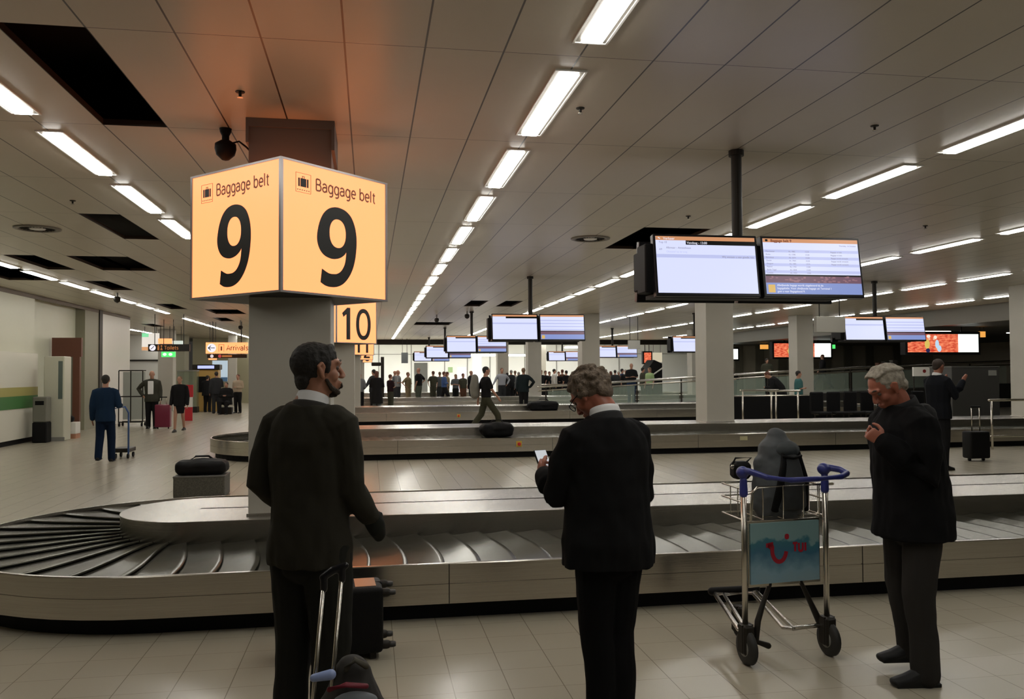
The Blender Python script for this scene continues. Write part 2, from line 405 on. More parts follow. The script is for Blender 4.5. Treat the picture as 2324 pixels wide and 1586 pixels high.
# ------------------------------------------------------------------ columns and amber belt signs
CY = [7.26, 17.9, 28.9, 39.1, 48.6]
def column(x, y, lb, z0=.5265, z1=3.699, w=.32, cap=False):
    t = thing('column', lb, 'column', (x, y, 0), 0, 'square columns')
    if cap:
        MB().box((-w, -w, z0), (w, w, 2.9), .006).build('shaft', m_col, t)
        MB().box((-w - .004, -w - .004, 2.9), (w + .004, w + .004, 3.66)).build('shaded_upper_cladding', m_cap, t)  # darker than the shaft: shadow above the sign is in its colour
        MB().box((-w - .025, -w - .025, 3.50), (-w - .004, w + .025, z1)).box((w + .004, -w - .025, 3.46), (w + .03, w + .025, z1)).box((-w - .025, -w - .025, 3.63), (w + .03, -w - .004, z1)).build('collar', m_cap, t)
    else: MB().box((-w, -w, z0), (w, w, z1), .006).build('shaft', m_col, t)
    MB().box((-w - .012, -w - .012, z0), (w + .012, w + .012, z0 + .02)).build('base_trim', m_steel2, t)
    return t
colname = ['nearest', 'second', 'third', 'fourth', 'fifth']
for k, y in enumerate(CY):
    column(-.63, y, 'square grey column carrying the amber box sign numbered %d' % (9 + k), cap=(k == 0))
for k, y in enumerate(CY[1:]):
    column(7.65, y, 'plain square grey column, %s of the row right of the screens' % colname[k])
for k, y in enumerate(CY[1:4]):
    column(15.75, y, 'square column in shade, %s of the row nearest the dark soffit' % colname[k])
column(pxx(1230, 60), 60, 'slim grey column standing before the bright far wall', 0, 4.24, .25)

NINE = [(.084, .048), (.2, .012), (.34, 0), (.50, .012), (.66, .06), (.80, .15), (.90, .26), (.96, .38), (.99, .50), (1.0, .61), (.985, .72), (.94, .82), (.86, .91), (.74, .97), (.60, .998), (.44, 1.0), (.28, .965), (.15, .89), (.06, .78), (.01, .66), (.0, .57), (.03, .49), (.10, .42), (.20, .375), (.34, .352), (.46, .355), (.58, .378), (.68, .42), (.73, .46), (.715, .37), (.68, .29), (.60, .215), (.50, .175), (.40, .165), (.28, .17), (.12, .215)]
def smooth_loop(P, n=5, corners=()):
    out = []; L = len(P)
    for i in range(L):
        p0, p1, p2, p3 = P[i - 1], P[i], P[(i + 1) % L], P[(i + 2) % L]
        if i in corners: p0 = p1
        if (i + 1) % L in corners: p3 = p2
        for k in range(n):
            t = k / n
            out.append(tuple(.5 * (2 * b + (c - a) * t + (2 * a - 5 * b + 4 * c - d) * t * t + (3 * b - a - 3 * c + d) * t ** 3) for a, b, c, d in zip(p0, p1, p2, p3)))
    return out
NINE = smooth_loop(NINE, 5, (0, 28, len(NINE) - 1))
def ell_pts(cx, cy, rx, ry, p=2.2, n=40):
    o = []
    for k in range(n):
        a = 2 * PI * k / n; c, s_ = math.cos(a), math.sin(a)
        o.append((cx + rx * math.copysign(abs(c) ** (2 / p), c), cy + ry * math.copysign(abs(s_) ** (2 / p), s_)))
    return o
def rib(pts, w_):
    """outline of a stroke of width w_ along pts"""
    L, R = [], []
    for i, p in enumerate(pts):
        a = Vector(pts[max(i - 1, 0)]); b = Vector(pts[min(i + 1, len(pts) - 1)]); d = (b - a).normalized(); n_ = Vector((-d.y, d.x)) * (w_ / 2)
        L.append((p[0] + n_.x, p[1] + n_.y)); R.append((p[0] - n_.x, p[1] - n_.y))
    return L + R[::-1]
def arc(cx, cy, rx, ry, a0, a1, n=14): return [(cx + rx * math.cos(math.radians(a0 + (a1 - a0) * k / n)), cy + ry * math.sin(math.radians(a0 + (a1 - a0) * k / n))) for k in range(n + 1)]
GLYPH = {'9': (.47, [[(x * .73, y) for x, y in NINE], ell_pts(.511 * .73, .675, .207 * .73, .178)]),
         '0': (.47, [ell_pts(.36, .5, .36, .5), ell_pts(.36, .5, .21, .365)]),
         '1': (.30, [[(.20, 0), (.38, 0), (.38, 1), (.24, 1), (.0, .82), (.06, .70), (.20, .79)]]),
         '2': (.44, [rib(arc(.33, .70, .26, .24, 150, -35) + [(.30, .28), (.07, .07)], .15), [(0, 0), (.66, 0), (.66, .13), (0, .13)]]),
         '3': (.44, [rib(arc(.28, .74, .26, .20, 140, -90), .14), rib(arc(.28, .27, .29, .21, 90, -140), .14)])}
def shape2d(name, loops, m, parent, loc, rot, ext=.0015):
    cu = bpy.data.curves.new(name, 'CURVE'); cu.dimensions = '2D'; cu.fill_mode = 'BOTH'; cu.extrude = ext
    for lp in loops:
        sp = cu.splines.new('POLY'); sp.points.add(len(lp) - 1); sp.use_cyclic_u = True
        for p, c in zip(sp.points, lp): p.co = (c[0], c[1], 0, 1)
    t = bpy.data.objects.new(name, cu); COL.objects.link(t)
    me = bpy.data.meshes.new_from_object(t.evaluated_get(bpy.context.evaluated_depsgraph_get())); bpy.data.objects.remove(t); bpy.data.curves.remove(cu)
    me.name = name; me.materials.clear(); me.materials.append(m)
    o = link(name, me, parent, loc); o.rotation_euler = rot; return o
def numeral(s, parent, loc, rot, h, sx=1.0, off=.012):
    adv = {'9': .73, '0': .72, '1': .38, '2': .68, '3': .62}; tot = sum(adv[c] for c in s) + .28 * (len(s) - 1)
    x = -tot / 2
    for c in s:
        lps = GLYPH[c][1]
        groups = [lps] if c in '901' else [[l] for l in lps]
        for l in groups: shape2d('numeral', [[((px_ + x) * h * .90, py_ * h) for px_, py_ in q] for q in l], m_ink, parent, loc, rot)
        x += adv[c] + .28
# stroke letters for the signs: unit = x-height 1, strokes as centre lines, advance width
SL = {'B': (1.0, [[(.08, 0), (.08, 1.4)], [(.08, 1.4), (.45, 1.4)] + arc(.45, 1.07, .30, .33, 90, -90) + [(.08, .74)], [(.08, .74), (.5, .74)] + arc(.5, .37, .33, .37, 90, -90) + [(.08, 0)]]),
      'a': (.88, [arc(.36, .62, .32, .38, 150, 0) + [(.68, 0)], [(.68, .58), (.40, .56)] + arc(.34, .28, .30, .28, 90, 270) + [(.5, .04), (.68, .22)]]),
      'g': (.92, [arc(.40, .5, .34, .5, 0, 360, 24), [(.74, 1.0), (.74, -.10)] + arc(.42, -.10, .32, .32, 0, -130)]),
      'e': (.88, [[(.08, .52), (.74, .52)] + arc(.42, .5, .34, .5, 5, 315, 24)]),
      'b': (.92, [[(.10, 1.5), (.10, 0)], arc(.44, .5, .34, .5, 0, 360, 24)]),
      'l': (.36, [[(.12, 1.5), (.12, 0)]]), 'i': (.36, [[(.12, 1.0), (.12, 0)], [(.12, 1.3), (.12, 1.45)]]),
      't': (.58, [[(.24, 1.3), (.24, .25)] + arc(.42, .25, .18, .25, 180, 290, 8), [(.04, 1.0), (.5, 1.0)]]),
      'A': (1.05, [[(.02, 0), (.5, 1.4), (.98, 0)], [(.2, .45), (.8, .45)]]), 'r': (.55, [[(.10, 0), (.10, 1.0)], arc(.42, .62, .32, .38, 180, 80, 8)]),
      'v': (.85, [[(.04, 1.0), (.40, 0), (.76, 1.0)]]), 's': (.75, [[(.62, .88), (.36, 1.0), (.12, .84), (.2, .6), (.52, .42), (.62, .2), (.38, 0), (.08, .1)]]),
      'T': (.95, [[(.45, 0), (.45, 1.4)], [(.0, 1.4), (.9, 1.4)]]), 'o': (.90, [arc(.42, .5, .36, .5, 0, 360, 24)]),
      'U': (1.08, [[(.1, 1.4), (.1, .45)] + arc(.48, .45, .38, .45, 180, 360, 14) + [(.86, 1.4)]]), 'I': (.42, [[(.16, 1.4), (.16, 0)]]), ' ': (.45, [])}
def lettering(name, s, xh, m, parent, loc, rot, wd=.19, ls=.12, center=False):
    o = MB(); x = 0; tot = sum(SL[c][0] + ls for c in s)
    if center: x = -tot / 2
    n = 0
    for c in s:
        for st in SL[c][1]:
            n += 1; e = .0006 + .00002 * (n % 7)
            L = rib([((px_ + x) * xh, py_ * xh) for px_, py_ in st], wd * xh); k = len(L) // 2
            for i in range(k - 1):
                a, b_, c_, d_ = L[i], L[i + 1], L[len(L) - 2 - i], L[len(L) - 1 - i]
                o.quad((a[0], a[1], e), (d_[0], d_[1], e), (c_[0], c_[1], e), (b_[0], b_[1], e))
        x += SL[c][0] + ls
    q = MB(); q.bm.free(); q.bm = o.bm
    me = bpy.data.meshes.new(name); q.bm.to_mesh(me); q.bm.free(); me.materials.append(m)
    ob = link(name, me, parent, loc); ob.rotation_euler = rot; return ob
def icon(parent, cx, z, rot, R):
    """little suitcase pictogram in a thin square; R maps local (u, depth, z)"""
    o = MB()
    s = .075
    for a, b, c, d in ((-s, -s, s, -s + .0025), (-s, s - .0025, s, s), (-s, -s, -s + .0025, s), (s - .0025, -s, s, s)): o.box((a, -.002, b), (c, 0, d))
    q = o.build('icon_border', m_brown, parent, loc=(cx[0], cx[1], z)); q.rotation_euler = rot
    o = MB().box((-.028, -.002, -.03), (.028, 0, .035)); o.box((-.05, -.002, -.03), (-.035, 0, .035)); o.box((.035, -.002, -.03), (.05, 0, .035)); o.box((-.012, -.002, .035), (-.008, 0, .05)); o.box((.008, -.002, .035), (.012, 0, .05)); o.box((-.012, -.002, .048), (.012, 0, .052))
    for q_ in range(6): o.box((-.06 + q_ * .022, -.002, -.058), (-.05 + q_ * .022, 0, -.052))
    q = o.build('suitcase_icon', m_ink, parent, loc=(cx[0], cx[1], z)); q.rotation_euler = rot
def box_sign(num, x, y, full=True):
    t = thing('belt_sign', 'illuminated amber box sign reading Baggage belt %s around its column' % num, 'sign', (x, y, 2.262), PI / 4, 'amber baggage belt signs')
    a, H = .558, 1.02
    fr = MB()
    for sx in (-1, 1):
        for sy in (-1, 1): fr.box((sx * a - .012, sy * a - .012, 0), (sx * a + .012, sy * a + .012, H))
    for z in (0, H - .016):
        for s in (-1, 1): fr.box((-a - .012, s * a - .014, z), (a + .012, s * a + .014, z + .016)); fr.box((s * a - .014, -a - .012, z), (s * a + .014, a + .012, z + .016))
    fr.build('frame', m_alu, t)
    MB().box((-a + .007, -a + .007, .0), (a - .007, a - .007, .0155)).build('bottom_panel', m_dark, t)
    for k, (dx, dy) in enumerate(((0, -1), (-1, 0), (0, 1), (1, 0))):
        if dy: p = MB().box((-a + .012, dy * a - .006, .016), (a - .012, dy * a + .006, H - .016)).build('face_panel', m_sign, t)
        else: p = MB().box((dx * a - .006, -a + .012, .016), (dx * a + .006, a - .012, H - .016)).build('face_panel', m_sign, t)
        rot = {0: (PI / 2, 0, 0), 1: (PI / 2, 0, -PI / 2), 2: (PI / 2, 0, PI), 3: (PI / 2, 0, PI / 2)}[k]
        rv = Vector((math.cos(rot[2]), math.sin(rot[2]), 0)); nv = Vector((dx, dy, 0)); base = nv * (a + .0065)
        def L(u, z): q = base + rv * u; return (q.x, q.y, z)
        numeral(num, p, L(.0 if len(num) == 1 else -.01, .075), rot, .645, 1.0 if len(num) == 1 else .92)
        if full and k < 2:
            lettering('lettering', 'Baggage belt', .064, m_brown, p, L(-.225, .822), rot, .21, .06)
            icon(p, L(-.35, .84)[:2], .855, (0, 0, rot[2]), rv)
    return t
for k, y in enumerate(CY): box_sign(str(9 + k), -.655, y, k == 0)

# ------------------------------------------------------------------ hanging information screens
def content(scr, kind, w_, h_, detail):
    """picture on a screen plane; local x to the right, z up, facing -y, origin in the middle"""
    y = -.0015
    def strip(n, m, x0, x1, z0, z1, dy=0): return MB().box((x0 * w_, y - .001 - dy, z0 * h_), (x1 * w_, y - dy, z1 * h_)).build(n, m, scr)
    strip('header_bar', m_scro, -.5, .5, .43, .5)
    if kind == 0:
        strip('time_bar', m_scrk, -.20, .5, .355, .43); strip('grey_band', m_scr2, -.5, .5, .12, .18)
        if detail:
            R = (PI / 2, 0, 0)
            text('header_text', 'Verkeer', .033, m_scrw, scr, (-.425 * w_, y - .002, .440 * h_), R, 'LEFT', .0005)
            text('time_text', 'Vandaag - 13:00', .030, m_scrw, scr, (-.19 * w_, y - .002, .37 * h_), R, 'LEFT', .0005)
            text('page_text', 'Top 10', .026, m_scrt, scr, (-.47 * w_, y - .002, .375 * h_), R, 'LEFT', .0005)
            text('road_number', 'A9', .024, m_scrt, scr, (-.47 * w_, y - .002, .25 * h_), R, 'LEFT', .0005)
            text('road_name', 'Alkmaar - Amstelveen', .026, m_scrt, scr, (-.40 * w_, y - .002, .28 * h_), R, 'LEFT', .0005)
            text('road_notice', 'Obstakel op de weg', .024, m_scr2, scr, (-.40 * w_, y - .002, .21 * h_), R, 'LEFT', .0005)
            text('greeting_text', 'Wij wensen u een goede reis', .026, m_scrt, scr, (.48 * w_, y - .002, .13 * h_), R, 'RIGHT', .0005)
            MB().tube([(-.475 * w_, y - .002, .475 * h_), (-.455 * w_, y - .002, .455 * h_)], .004, 6, False).build('arrow_icon', m_scrw, scr)
    else:
        strip('photo_band', mat('screen_photo', (.02, .02, .02), .3, emit=(.12, .06, .09), es=1.3), -.5, .5, -.30, -.17); strip('photo_edge', m_scrk, -.5, .5, -.18, -.15, .0005)
        strip('news_panel', m_scrb, -.5, .5, -.5, -.30); strip('news_picture', mat('screen_yellow', (.02, .02, .02), .3, emit=(.7, .45, .12), es=1), -.48, -.41, -.475, -.335, .001)
        for q in range(4): strip('table_band', m_scr2, -.5, .5, .30 - q * .125 - .05, .30 - q * .125)
        if detail:
            R = (PI / 2, 0, 0)
            text('header_text', 'Baggage belt 9', .036, mat('screen_maroon', (.02, .0, .0), .3, emit=(.12, .02, .01), es=1), scr, (-.42 * w_, y - .002, .438 * h_), R, 'LEFT', .0005, off=.0006)
            MB().box((-.475 * w_, y - .003, .445 * h_), (-.45 * w_, y - .001, .485 * h_)).build('suitcase_icon', m_scrk, scr)
            text('date_text', 'Thursday, 16 October', .019, m_scrt, scr, (.48 * w_, y - .002, .375 * h_), R, 'RIGHT', .0005)
            towns = ['Manchester', 'Roma', 'Barcelona', 'Zurich', 'Glasgow', 'Madrid', 'Berlin Tegel', 'London']
            fl = ['KL 1082', 'KL 1598', 'KL 1674', 'KL 1964', 'KL 1482', 'KL 1702', 'KL 1828', 'KL 1022']
            tm = ['12:35', '12:40', '12:50', '12:50', '12:55', '13:00', '13:05', '13:05']
            for q in range(8):
                z = (.255 - q * .0555) * h_
                for s_, x in ((towns[q], -.48), (fl[q], -.24), (tm[q], -.07)): text('table_text', s_, .019, m_scrt, scr, (x * w_, y - .002, z), R, 'LEFT', .0005)
                if q < 5: text('table_text', 'Baggage on belt' if q < 2 else 'Bagage wordt verwacht', .018, m_scrt, scr, (.20 * w_, y - .002, z), R, 'LEFT', .0005)
            for q, s_ in enumerate(('Afwijkende bagage wordt uitgeleverd bij de', 'bagagebalie. Voor afwijkende bagage uit Terminal 1', 'gaat u naar Bagageband 9.')):
                text('news_text', s_, .026, m_scrw, scr, (-.39 * w_, y - .003, (-.36 - q * .055) * h_), R, 'LEFT', .0005)
            rr = random.Random(3); mm = MB()
            for q in range(40):
                x = rr.uniform(-.48, .46); z = rr.uniform(-.29, -.2); mm.box((x * w_, y - .0025, z * h_), ((x + rr.uniform(.01, .04)) * w_, y - .001, (z + rr.uniform(.01, .03)) * h_))
            mm.build('photo_detail', mat('screen_photo_pink', (.02, .02, .02), .3, emit=(.30, .15, .18), es=1), scr)
def display(x, y, lb, detail=False, zc=2.608, pole_top=3.698):
    t = thing('information_display', lb, 'information screens', (x, y, 0), 0, 'hanging pairs of information screens')
    MB().tube([(0, .18, 2.7), (0, .18, pole_top)], .048, 16, False).build('pole', m_dark, t)
    MB().lathe([(.07, pole_top - .05), (.07, pole_top)], (0, .18, 0), 16).build('ceiling_flange', m_dark, t)
    MB().box((-.93, .07, 2.36), (1.06, .30, 2.80), .01).box((-.85, .02, 2.31), (.95, .3, 2.345)).build('bracket_housing', m_black, t)
    W, Hh = .945, .522
    for sgn in (1, -1):
        for q, cx in enumerate((-.365, .66)):
            M_ = Matrix.Rotation(math.radians(-8.5), 4, 'X')
            b = MB().box((-W / 2 - .022, 0.0, -Hh / 2 - .03), (W / 2 + .022, .075, Hh / 2 + .022), .006).build('monitor', m_blackg, t)
            b.location = (cx if sgn == 1 else .30 - cx, 0.02 if sgn == 1 else .58, zc)
            b.rotation_euler = (math.radians(-8.5), 0, 0) if sgn == 1 else (math.radians(-8.5), 0, PI)
            s_ = MB().box((-W / 2, -.0015, -Hh / 2), (W / 2, .001, Hh / 2)).build('screen', m_scr, b)
            content(s_, q if sgn == 1 else 1 - q, W, Hh, detail and sgn == 1)
    MB().box((-.9, .30, 2.40), (1.03, .50, 2.76), .01).build('rear_housing', m_black, t)
    return t
display(3.36, 7.12, 'nearest pair of hanging information screens, the right one reading Baggage belt 9', True)
d2 = display(3.38, 17.4, 'pair of hanging screens over the second carousel, left of the column row')
for x, y, lb in ((3.36, 27.7, 'pair of hanging screens over the third carousel, partly behind a nearer pair'), (3.36, 37.8, 'fourth pair of hanging screens of the row over the central aisle'),
                 (3.36, 48.2, 'farthest small pair of screens left of the central aisle row'), (11.42, 17.4, 'pair of hanging screens in front of the red advertising box at the right'),
                 (11.2, 27.7, 'pair of screens half hidden behind the thick plain column'), (11.2, 37.8, 'pair of screens beside the hanging white box, right of a column'), (11.2, 48.2, 'farthest pair of screens above the queue, between two columns')):
    c = copy_tree(d2); c.location = (x, y, 0); c['label'] = lb

# ------------------------------------------------------------------ people
from mathutils import noise as mnoise
def fuse(mb, voxel, smooth=3, disp=0, fs=(9, 9, 4)):
    """union of closed shapes -> one continuous surface"""
    me0 = bpy.data.meshes.new('tmp'); mb.bm.to_mesh(me0); mb.bm.free()
    o = bpy.data.objects.new('tmp', me0); COL.objects.link(o)
    r = o.modifiers.new('r', 'REMESH'); r.mode = 'VOXEL'; r.voxel_size = voxel; r.use_smooth_shade = True
    if smooth: q = o.modifiers.new('s', 'SMOOTH'); q.factor = .5; q.iterations = smooth
    me = bpy.data.meshes.new_from_object(o.evaluated_get(bpy.context.evaluated_depsgraph_get()))
    bpy.data.objects.remove(o); bpy.data.meshes.remove(me0)
    if disp:
        ns = [v.normal.copy() for v in me.vertices]
        for v, n_ in zip(me.vertices, ns):
            p = Vector((v.co.x * fs[0], v.co.y * fs[1], v.co.z * fs[2]))
            a = mnoise.noise(p) + .5 * mnoise.noise(p * 2.3 + Vector((7, 3, 1)))
            v.co += n_ * disp * a
    for p in me.polygons: p.use_smooth = True
    return me
def pm(name, me, m, parent):
    me.name = name; me.materials.clear(); me.materials.append(m); return link(name, me, parent)
SKIN = mat('skin', (.36, .165, .10), .5, var=.06, vscale=14)
SKIN_R = mat('ruddy_skin', (.34, .115, .07), .48, var=.08, vscale=16)
SKIN_F = mat('far_skin', (.40, .21, .14), .55)
ARM = {  # elbow and wrist offset from the shoulder: (outward, forward, up), in heights
    'down': ((.02, -.01, -.17), (.03, .035, -.32)), 'hip': ((.115, -.06, -.13), (.03, .02, -.24)), 'phone': ((.03, 0, -.17), (-.03, .13, -.09)),
    'fold': ((.035, .02, -.165), (-.09, .11, -.15)), 'back': ((.05, -.06, -.16), (-.04, -.09, -.27)), 'out': ((.08, .02, -.15), (.16, .07, -.26)),
    'push': ((.03, -.01, -.17), (.02, .14, -.17)), 'pull': ((.04, -.07, -.15), (.06, -.13, -.28)), 'pocket': ((.085, -.06, -.15), (.015, .01, -.285)),
    'swing': ((.02, -.06, -.16), (.03, -.07, -.31)), 'swingf': ((.02, .05, -.16), (.02, .14, -.27)), 'raise': ((.03, .06, -.15), (-.0, .17, -.02))}
def person(label, loc, heading, h=1.74, arms=('down', 'down'), lean=0, bow=0, turn=0, top=((.02, .02, .022), 'jacket'), legs=((.02, .02, .025), 'trousers'),
           hair=((.03, .02, .015), 'short'), step=0, fat=1.0, near=False, voxel=None, group=None, skin=None, hs=1.0, jw=1.0, spread=1.0, shw=.112, fist=1.0, hoff=(0, 0), gloves=None, extra=None, sit=False, shoes=(.01, .01, .01), cat='person'):
    t = thing('person', label, cat, loc, -math.radians(heading), group)
    vx = voxel or (.0065 if near else .022)
    lean, bow, turn = map(math.radians, (lean, bow, turn))
    W0 = Vector((0, 0, .56 * h))
    RL = Matrix.Rotation(-lean, 3, 'X')
    def U(x, y, z):
        p = Vector((x * h, y * h, z * h))
        if p.z > W0.z: p = W0 + RL @ (p - W0)
        return p
    def D(x, y, z): return Vector((x * h, y * h, z * h))
    # joints
    sh = {s: U(s * shw, -.006, .805) for s in (-1, 1)}
    el, wr = {}, {}
    for s, a in zip((-1, 1), arms):
        e, w_ = ARM[a] if isinstance(a, str) else a
        el[s] = sh[s] + Vector((s * e[0], e[1], e[2])) * h; wr[s] = sh[s] + Vector((s * w_[0], w_[1], w_[2])) * h
    hip = {s: D(s * .05, 0, .50) for s in (-1, 1)}; kn, an = {}, {}
    for s in (-1, 1):
        f = step * s
        if sit: hip[s] = D(s * .055, 0, .50); kn[s] = D(s * .075, .24, .50); an[s] = D(s * .075, .24, .24)
        else:
            an[s] = D(s * .058 * spread, f * .16, .045 + (.025 if f < 0 else 0)); hip[s] = D(s * .05 * (.4 + .6 * spread), 0, .50); kn[s] = (hip[s] + an[s]) / 2 + D(0, .012 + abs(f) * .03, .0)
    nb, hc = U(hoff[0] * .6, -.012 + hoff[1] * .6, .835), U(0, .008, .925)
    HR = RL @ Matrix.Rotation(-turn, 3, 'Z') @ Matrix.Rotation(-bow, 3, 'X')
    neck_top = U(hoff[0], -.002 + hoff[1], .872)
    hc = neck_top + HR @ (Vector((0, .010, .052)) * h)
    def Hd(x, y, z): return hc + HR @ (Vector((x, y, z)) * (h / 1.78 * hs))
    sk = skin or (SKIN if near else SKIN_F); q = h / 1.78; q0 = q; q = q * hs
    # body: head, neck, torso, arms, hands, legs in one surface
    b = MB()
    nn = 16 if near else 10
    b.ell(Hd(0, -.012, .025), (.074 * q, .094 * q, .088 * q), HR, 20, 14)
    b.ell(Hd(0, .012, -.045), (.056 * q, .066 * q, .066 * q), HR, 16, 12)
    b.ell(Hd(0, .048, -.085), (.032 * q, .030 * q, .026 * q), HR, 12, 8)
    b.tube([nb - D(0, 0, .02), neck_top, Hd(0, -.02, -.03)], [.062 * q, .056 * q, .055 * q], nn)
    nose = [Hd(0, .078, .015), Hd(0, .093, -.010), Hd(0, .098, -.024)]
    b.tube(nose, [.009 * q, .011 * q, .0125 * q], 8)
    if near:
        b.tube([Hd(-.045, .070, .030), Hd(0, .086, .030), Hd(.045, .070, .030)], [.009 * q, .012 * q, .009 * q], 8)
        b.ell(Hd(0, .082, -.055), (.024 * q, .011 * q, .009 * q), HR)
        b.ell(Hd(0, .078, -.068), (.021 * q, .012 * q, .008 * q), HR)
        for s in (-1, 1):
            b.ell(Hd(s * .034, .048, -.022), (.026 * q, .026 * q, .030 * q), HR)
            b.ell(Hd(s * .012, .092, -.030), (.010 * q, .012 * q, .008 * q), HR)
            b.tube([Hd(s * .074, .002, -.030), Hd(s * .083, -.008, -.005), Hd(s * .087, -.018, .018), Hd(s * .082, -.002, .030), Hd(s * .077, .008, .012)], [.009 * q, .008 * q, .008 * q, .008 * q, .006 * q], 8)
            b.ell(Hd(s * .075, -.004, .0), (.008 * q, .015 * q, .028 * q), HR)
    else:
        for s in (-1, 1): b.ell(Hd(s * .076, -.005, -.002), (.012 * q, .018 * q, .03 * q), HR)
    b.tube([U(0, 0, .50), U(0, .004, .58), U(0, .004, .68), U(0, 0, .77), U(0, -.006, .82), U(0, -.01, .845)],
           [(.092 * h, .062 * h), (.078 * h, .056 * h), (.088 * h, .060 * h), (.092 * h, .055 * h), (.058 * h, .040 * h), (.034 * h, .033 * h)], nn)
    for s in (-1, 1):
        b.tube([sh[s] - Vector((s * .03 * h, 0, .022 * h)), sh[s] - Vector((s * .008 * h, 0, .024 * h)), el[s], wr[s]], [.024 * h, .026 * h, .022 * h, .0145 * h], 12, ref=(0, 1, 0))
        # hand
        d = (wr[s] - el[s]).normalized(); a = Vector((0, 0, 1)) if abs(d.z) < .75 else Vector((0, 1, 0))
        u = (a - d * a.dot(d)).normalized(); n_ = d.cross(u) * s    # u: across the palm, n_: palm normal
        k = q0; P = wr[s]
        if near and gloves is None:
            b.tube([P + d * .010 * k, P + d * .055 * k, P + d * .085 * k], [(.026 * k, .014 * k), (.038 * k, .0145 * k), (.038 * k, .012 * k)], 12, ref=tuple(u))
            for f, (off, ln, cur) in enumerate(((.029, .066, .5 * fist), (.010, .074, .65 * fist), (-.009, .069, .8 * fist), (-.027, .055, .95 * fist))):
                p0 = P + d * .080 * k + u * off * k; p1 = p0 + (d * math.cos(cur * .6) - n_ * math.sin(cur * .6)) * ln * .45 * k
                p2 = p1 + (d * math.cos(cur * 1.6) - n_ * math.sin(cur * 1.6)) * ln * .32 * k; p3 = p2 + (d * math.cos(cur * 2.3) - n_ * math.sin(cur * 2.3)) * ln * .26 * k
                b.tube([p0, p1, p2, p3], [.0098 * k, .0090 * k, .0084 * k, .0076 * k], 8)
            t0 = P + d * .025 * k + u * .022 * k
            b.tube([t0, t0 + (u * .028 + d * .022 - n_ * .008) * k, t0 + (u * .036 + d * .052 - n_ * .022) * k, t0 + (u * .030 + d * .074 - n_ * .034) * k], [.014 * k, .012 * k, .0105 * k, .009 * k], 8)
        else:
            b.tube([P, P + d * .06 * k, P + (d * .13 - n_ * .02) * k], [(.03 * k, .017 * k), (.04 * k, .018 * k), (.028 * k, .016 * k)], 8, ref=tuple(u))
        b.tube([hip[s], kn[s], an[s]], [.045 * h, .031 * h, .021 * h], 12)
        b.tube([an[s] + D(0, -.01, -.025), an[s] + D(0, .085, -.03)], [.013 * h, .008 * h], 8)
    body = pm('body', fuse(b, vx if not near else .0052, 4 if near else 2), sk, t)
    if gloves:
        for s in (-1, 1):
            d = (wr[s] - el[s]).normalized(); a = Vector((0, 0, 1)) if abs(d.z) < .75 else Vector((0, 1, 0)); u = (a - d * a.dot(d)).normalized(); n_ = d.cross(u) * s; P = wr[s]; gg = MB()
            gg.tube([P - d * .03, P + d * .04, P + d * .09, P + d * .15 - n_ * .02], [(.036, .028), (.048, .028), (.050, .028), (.034, .024)], 12, ref=tuple(u))
            gg.tube([P + d * .03 + u * .03, P + d * .07 + u * .055 - n_ * .01, P + d * .10 + u * .05 - n_ * .03], .017, 8)
            pm('glove', fuse(gg, .008, 2), mat('glove_black', (.010, .011, .008), .8, spec=.15), t)
    # legs wear
    lm = mat('cloth_%02x%02x%02x' % tuple(int(c * 255) for c in legs[0]), legs[0], .9, spec=.12)
    g = MB()
    if legs[1] == 'trousers':
        g.tube([D(0, 0, .47), D(0, 0, .52), U(0, 0, .60)], [(.088 * h * fat, .070 * h * fat), (.095 * h * fat, .076 * h * fat), (.086 * h * fat, .066 * h * fat)], nn)
        for s in (-1, 1):
            o1 = D(0, -.012, .0)
            g.tube([hip[s], (hip[s] + kn[s]) / 2, kn[s], (kn[s] + an[s]) / 2 + o1 * .6, an[s] + o1 + D(0, .004, -.012)],
                   [.061 * h * fat, .056 * h * fat, .047 * h, .043 * h, .041 * h], nn, round_=True)
        me = fuse(g, vx, 3, .008 if near else 0, (10, 10, 5))
        pm('trousers', me, lm, t)
    elif legs[1] == 'skirt':
        g.tube([D(0, 0, .33), D(0, 0, .42), U(0, 0, .52), U(0, 0, .60)], [(.082 * h, .07 * h), (.092 * h, .075 * h), (.09 * h, .07 * h), (.072 * h, .055 * h)], nn, False)
        pm('skirt', fuse(g, vx, 2), lm, t)
    sm = mat('shoe_%02x' % int(shoes[0] * 255), shoes, .5, spec=.3)
    for s in (-1, 1):
        g = MB(); a = an[s]
        g.tube([a + D(0, -.028, -.020), a + D(0, .01, -.014), a + D(0, .055, -.026), a + D(0, .092, -.031)], [(.024 * h, .022 * h), (.026 * h, .028 * h), (.027 * h, .018 * h), (.022 * h, .012 * h)], 10, True)
        g.box(a + D(-.024, -.045, -.045), a + D(.024, .095, -.034))
        pm('shoe', fuse(g, vx * .8 if not near else .006, 1), sm, t)
    # upper wear
    tc, kind = top
    if not near: fat = fat * 1.12
    tm = mat('cloth_%02x%02x%02x' % tuple(int(c * 255) for c in tc), tc, .9, spec=.12)
    g = MB(); F = fat
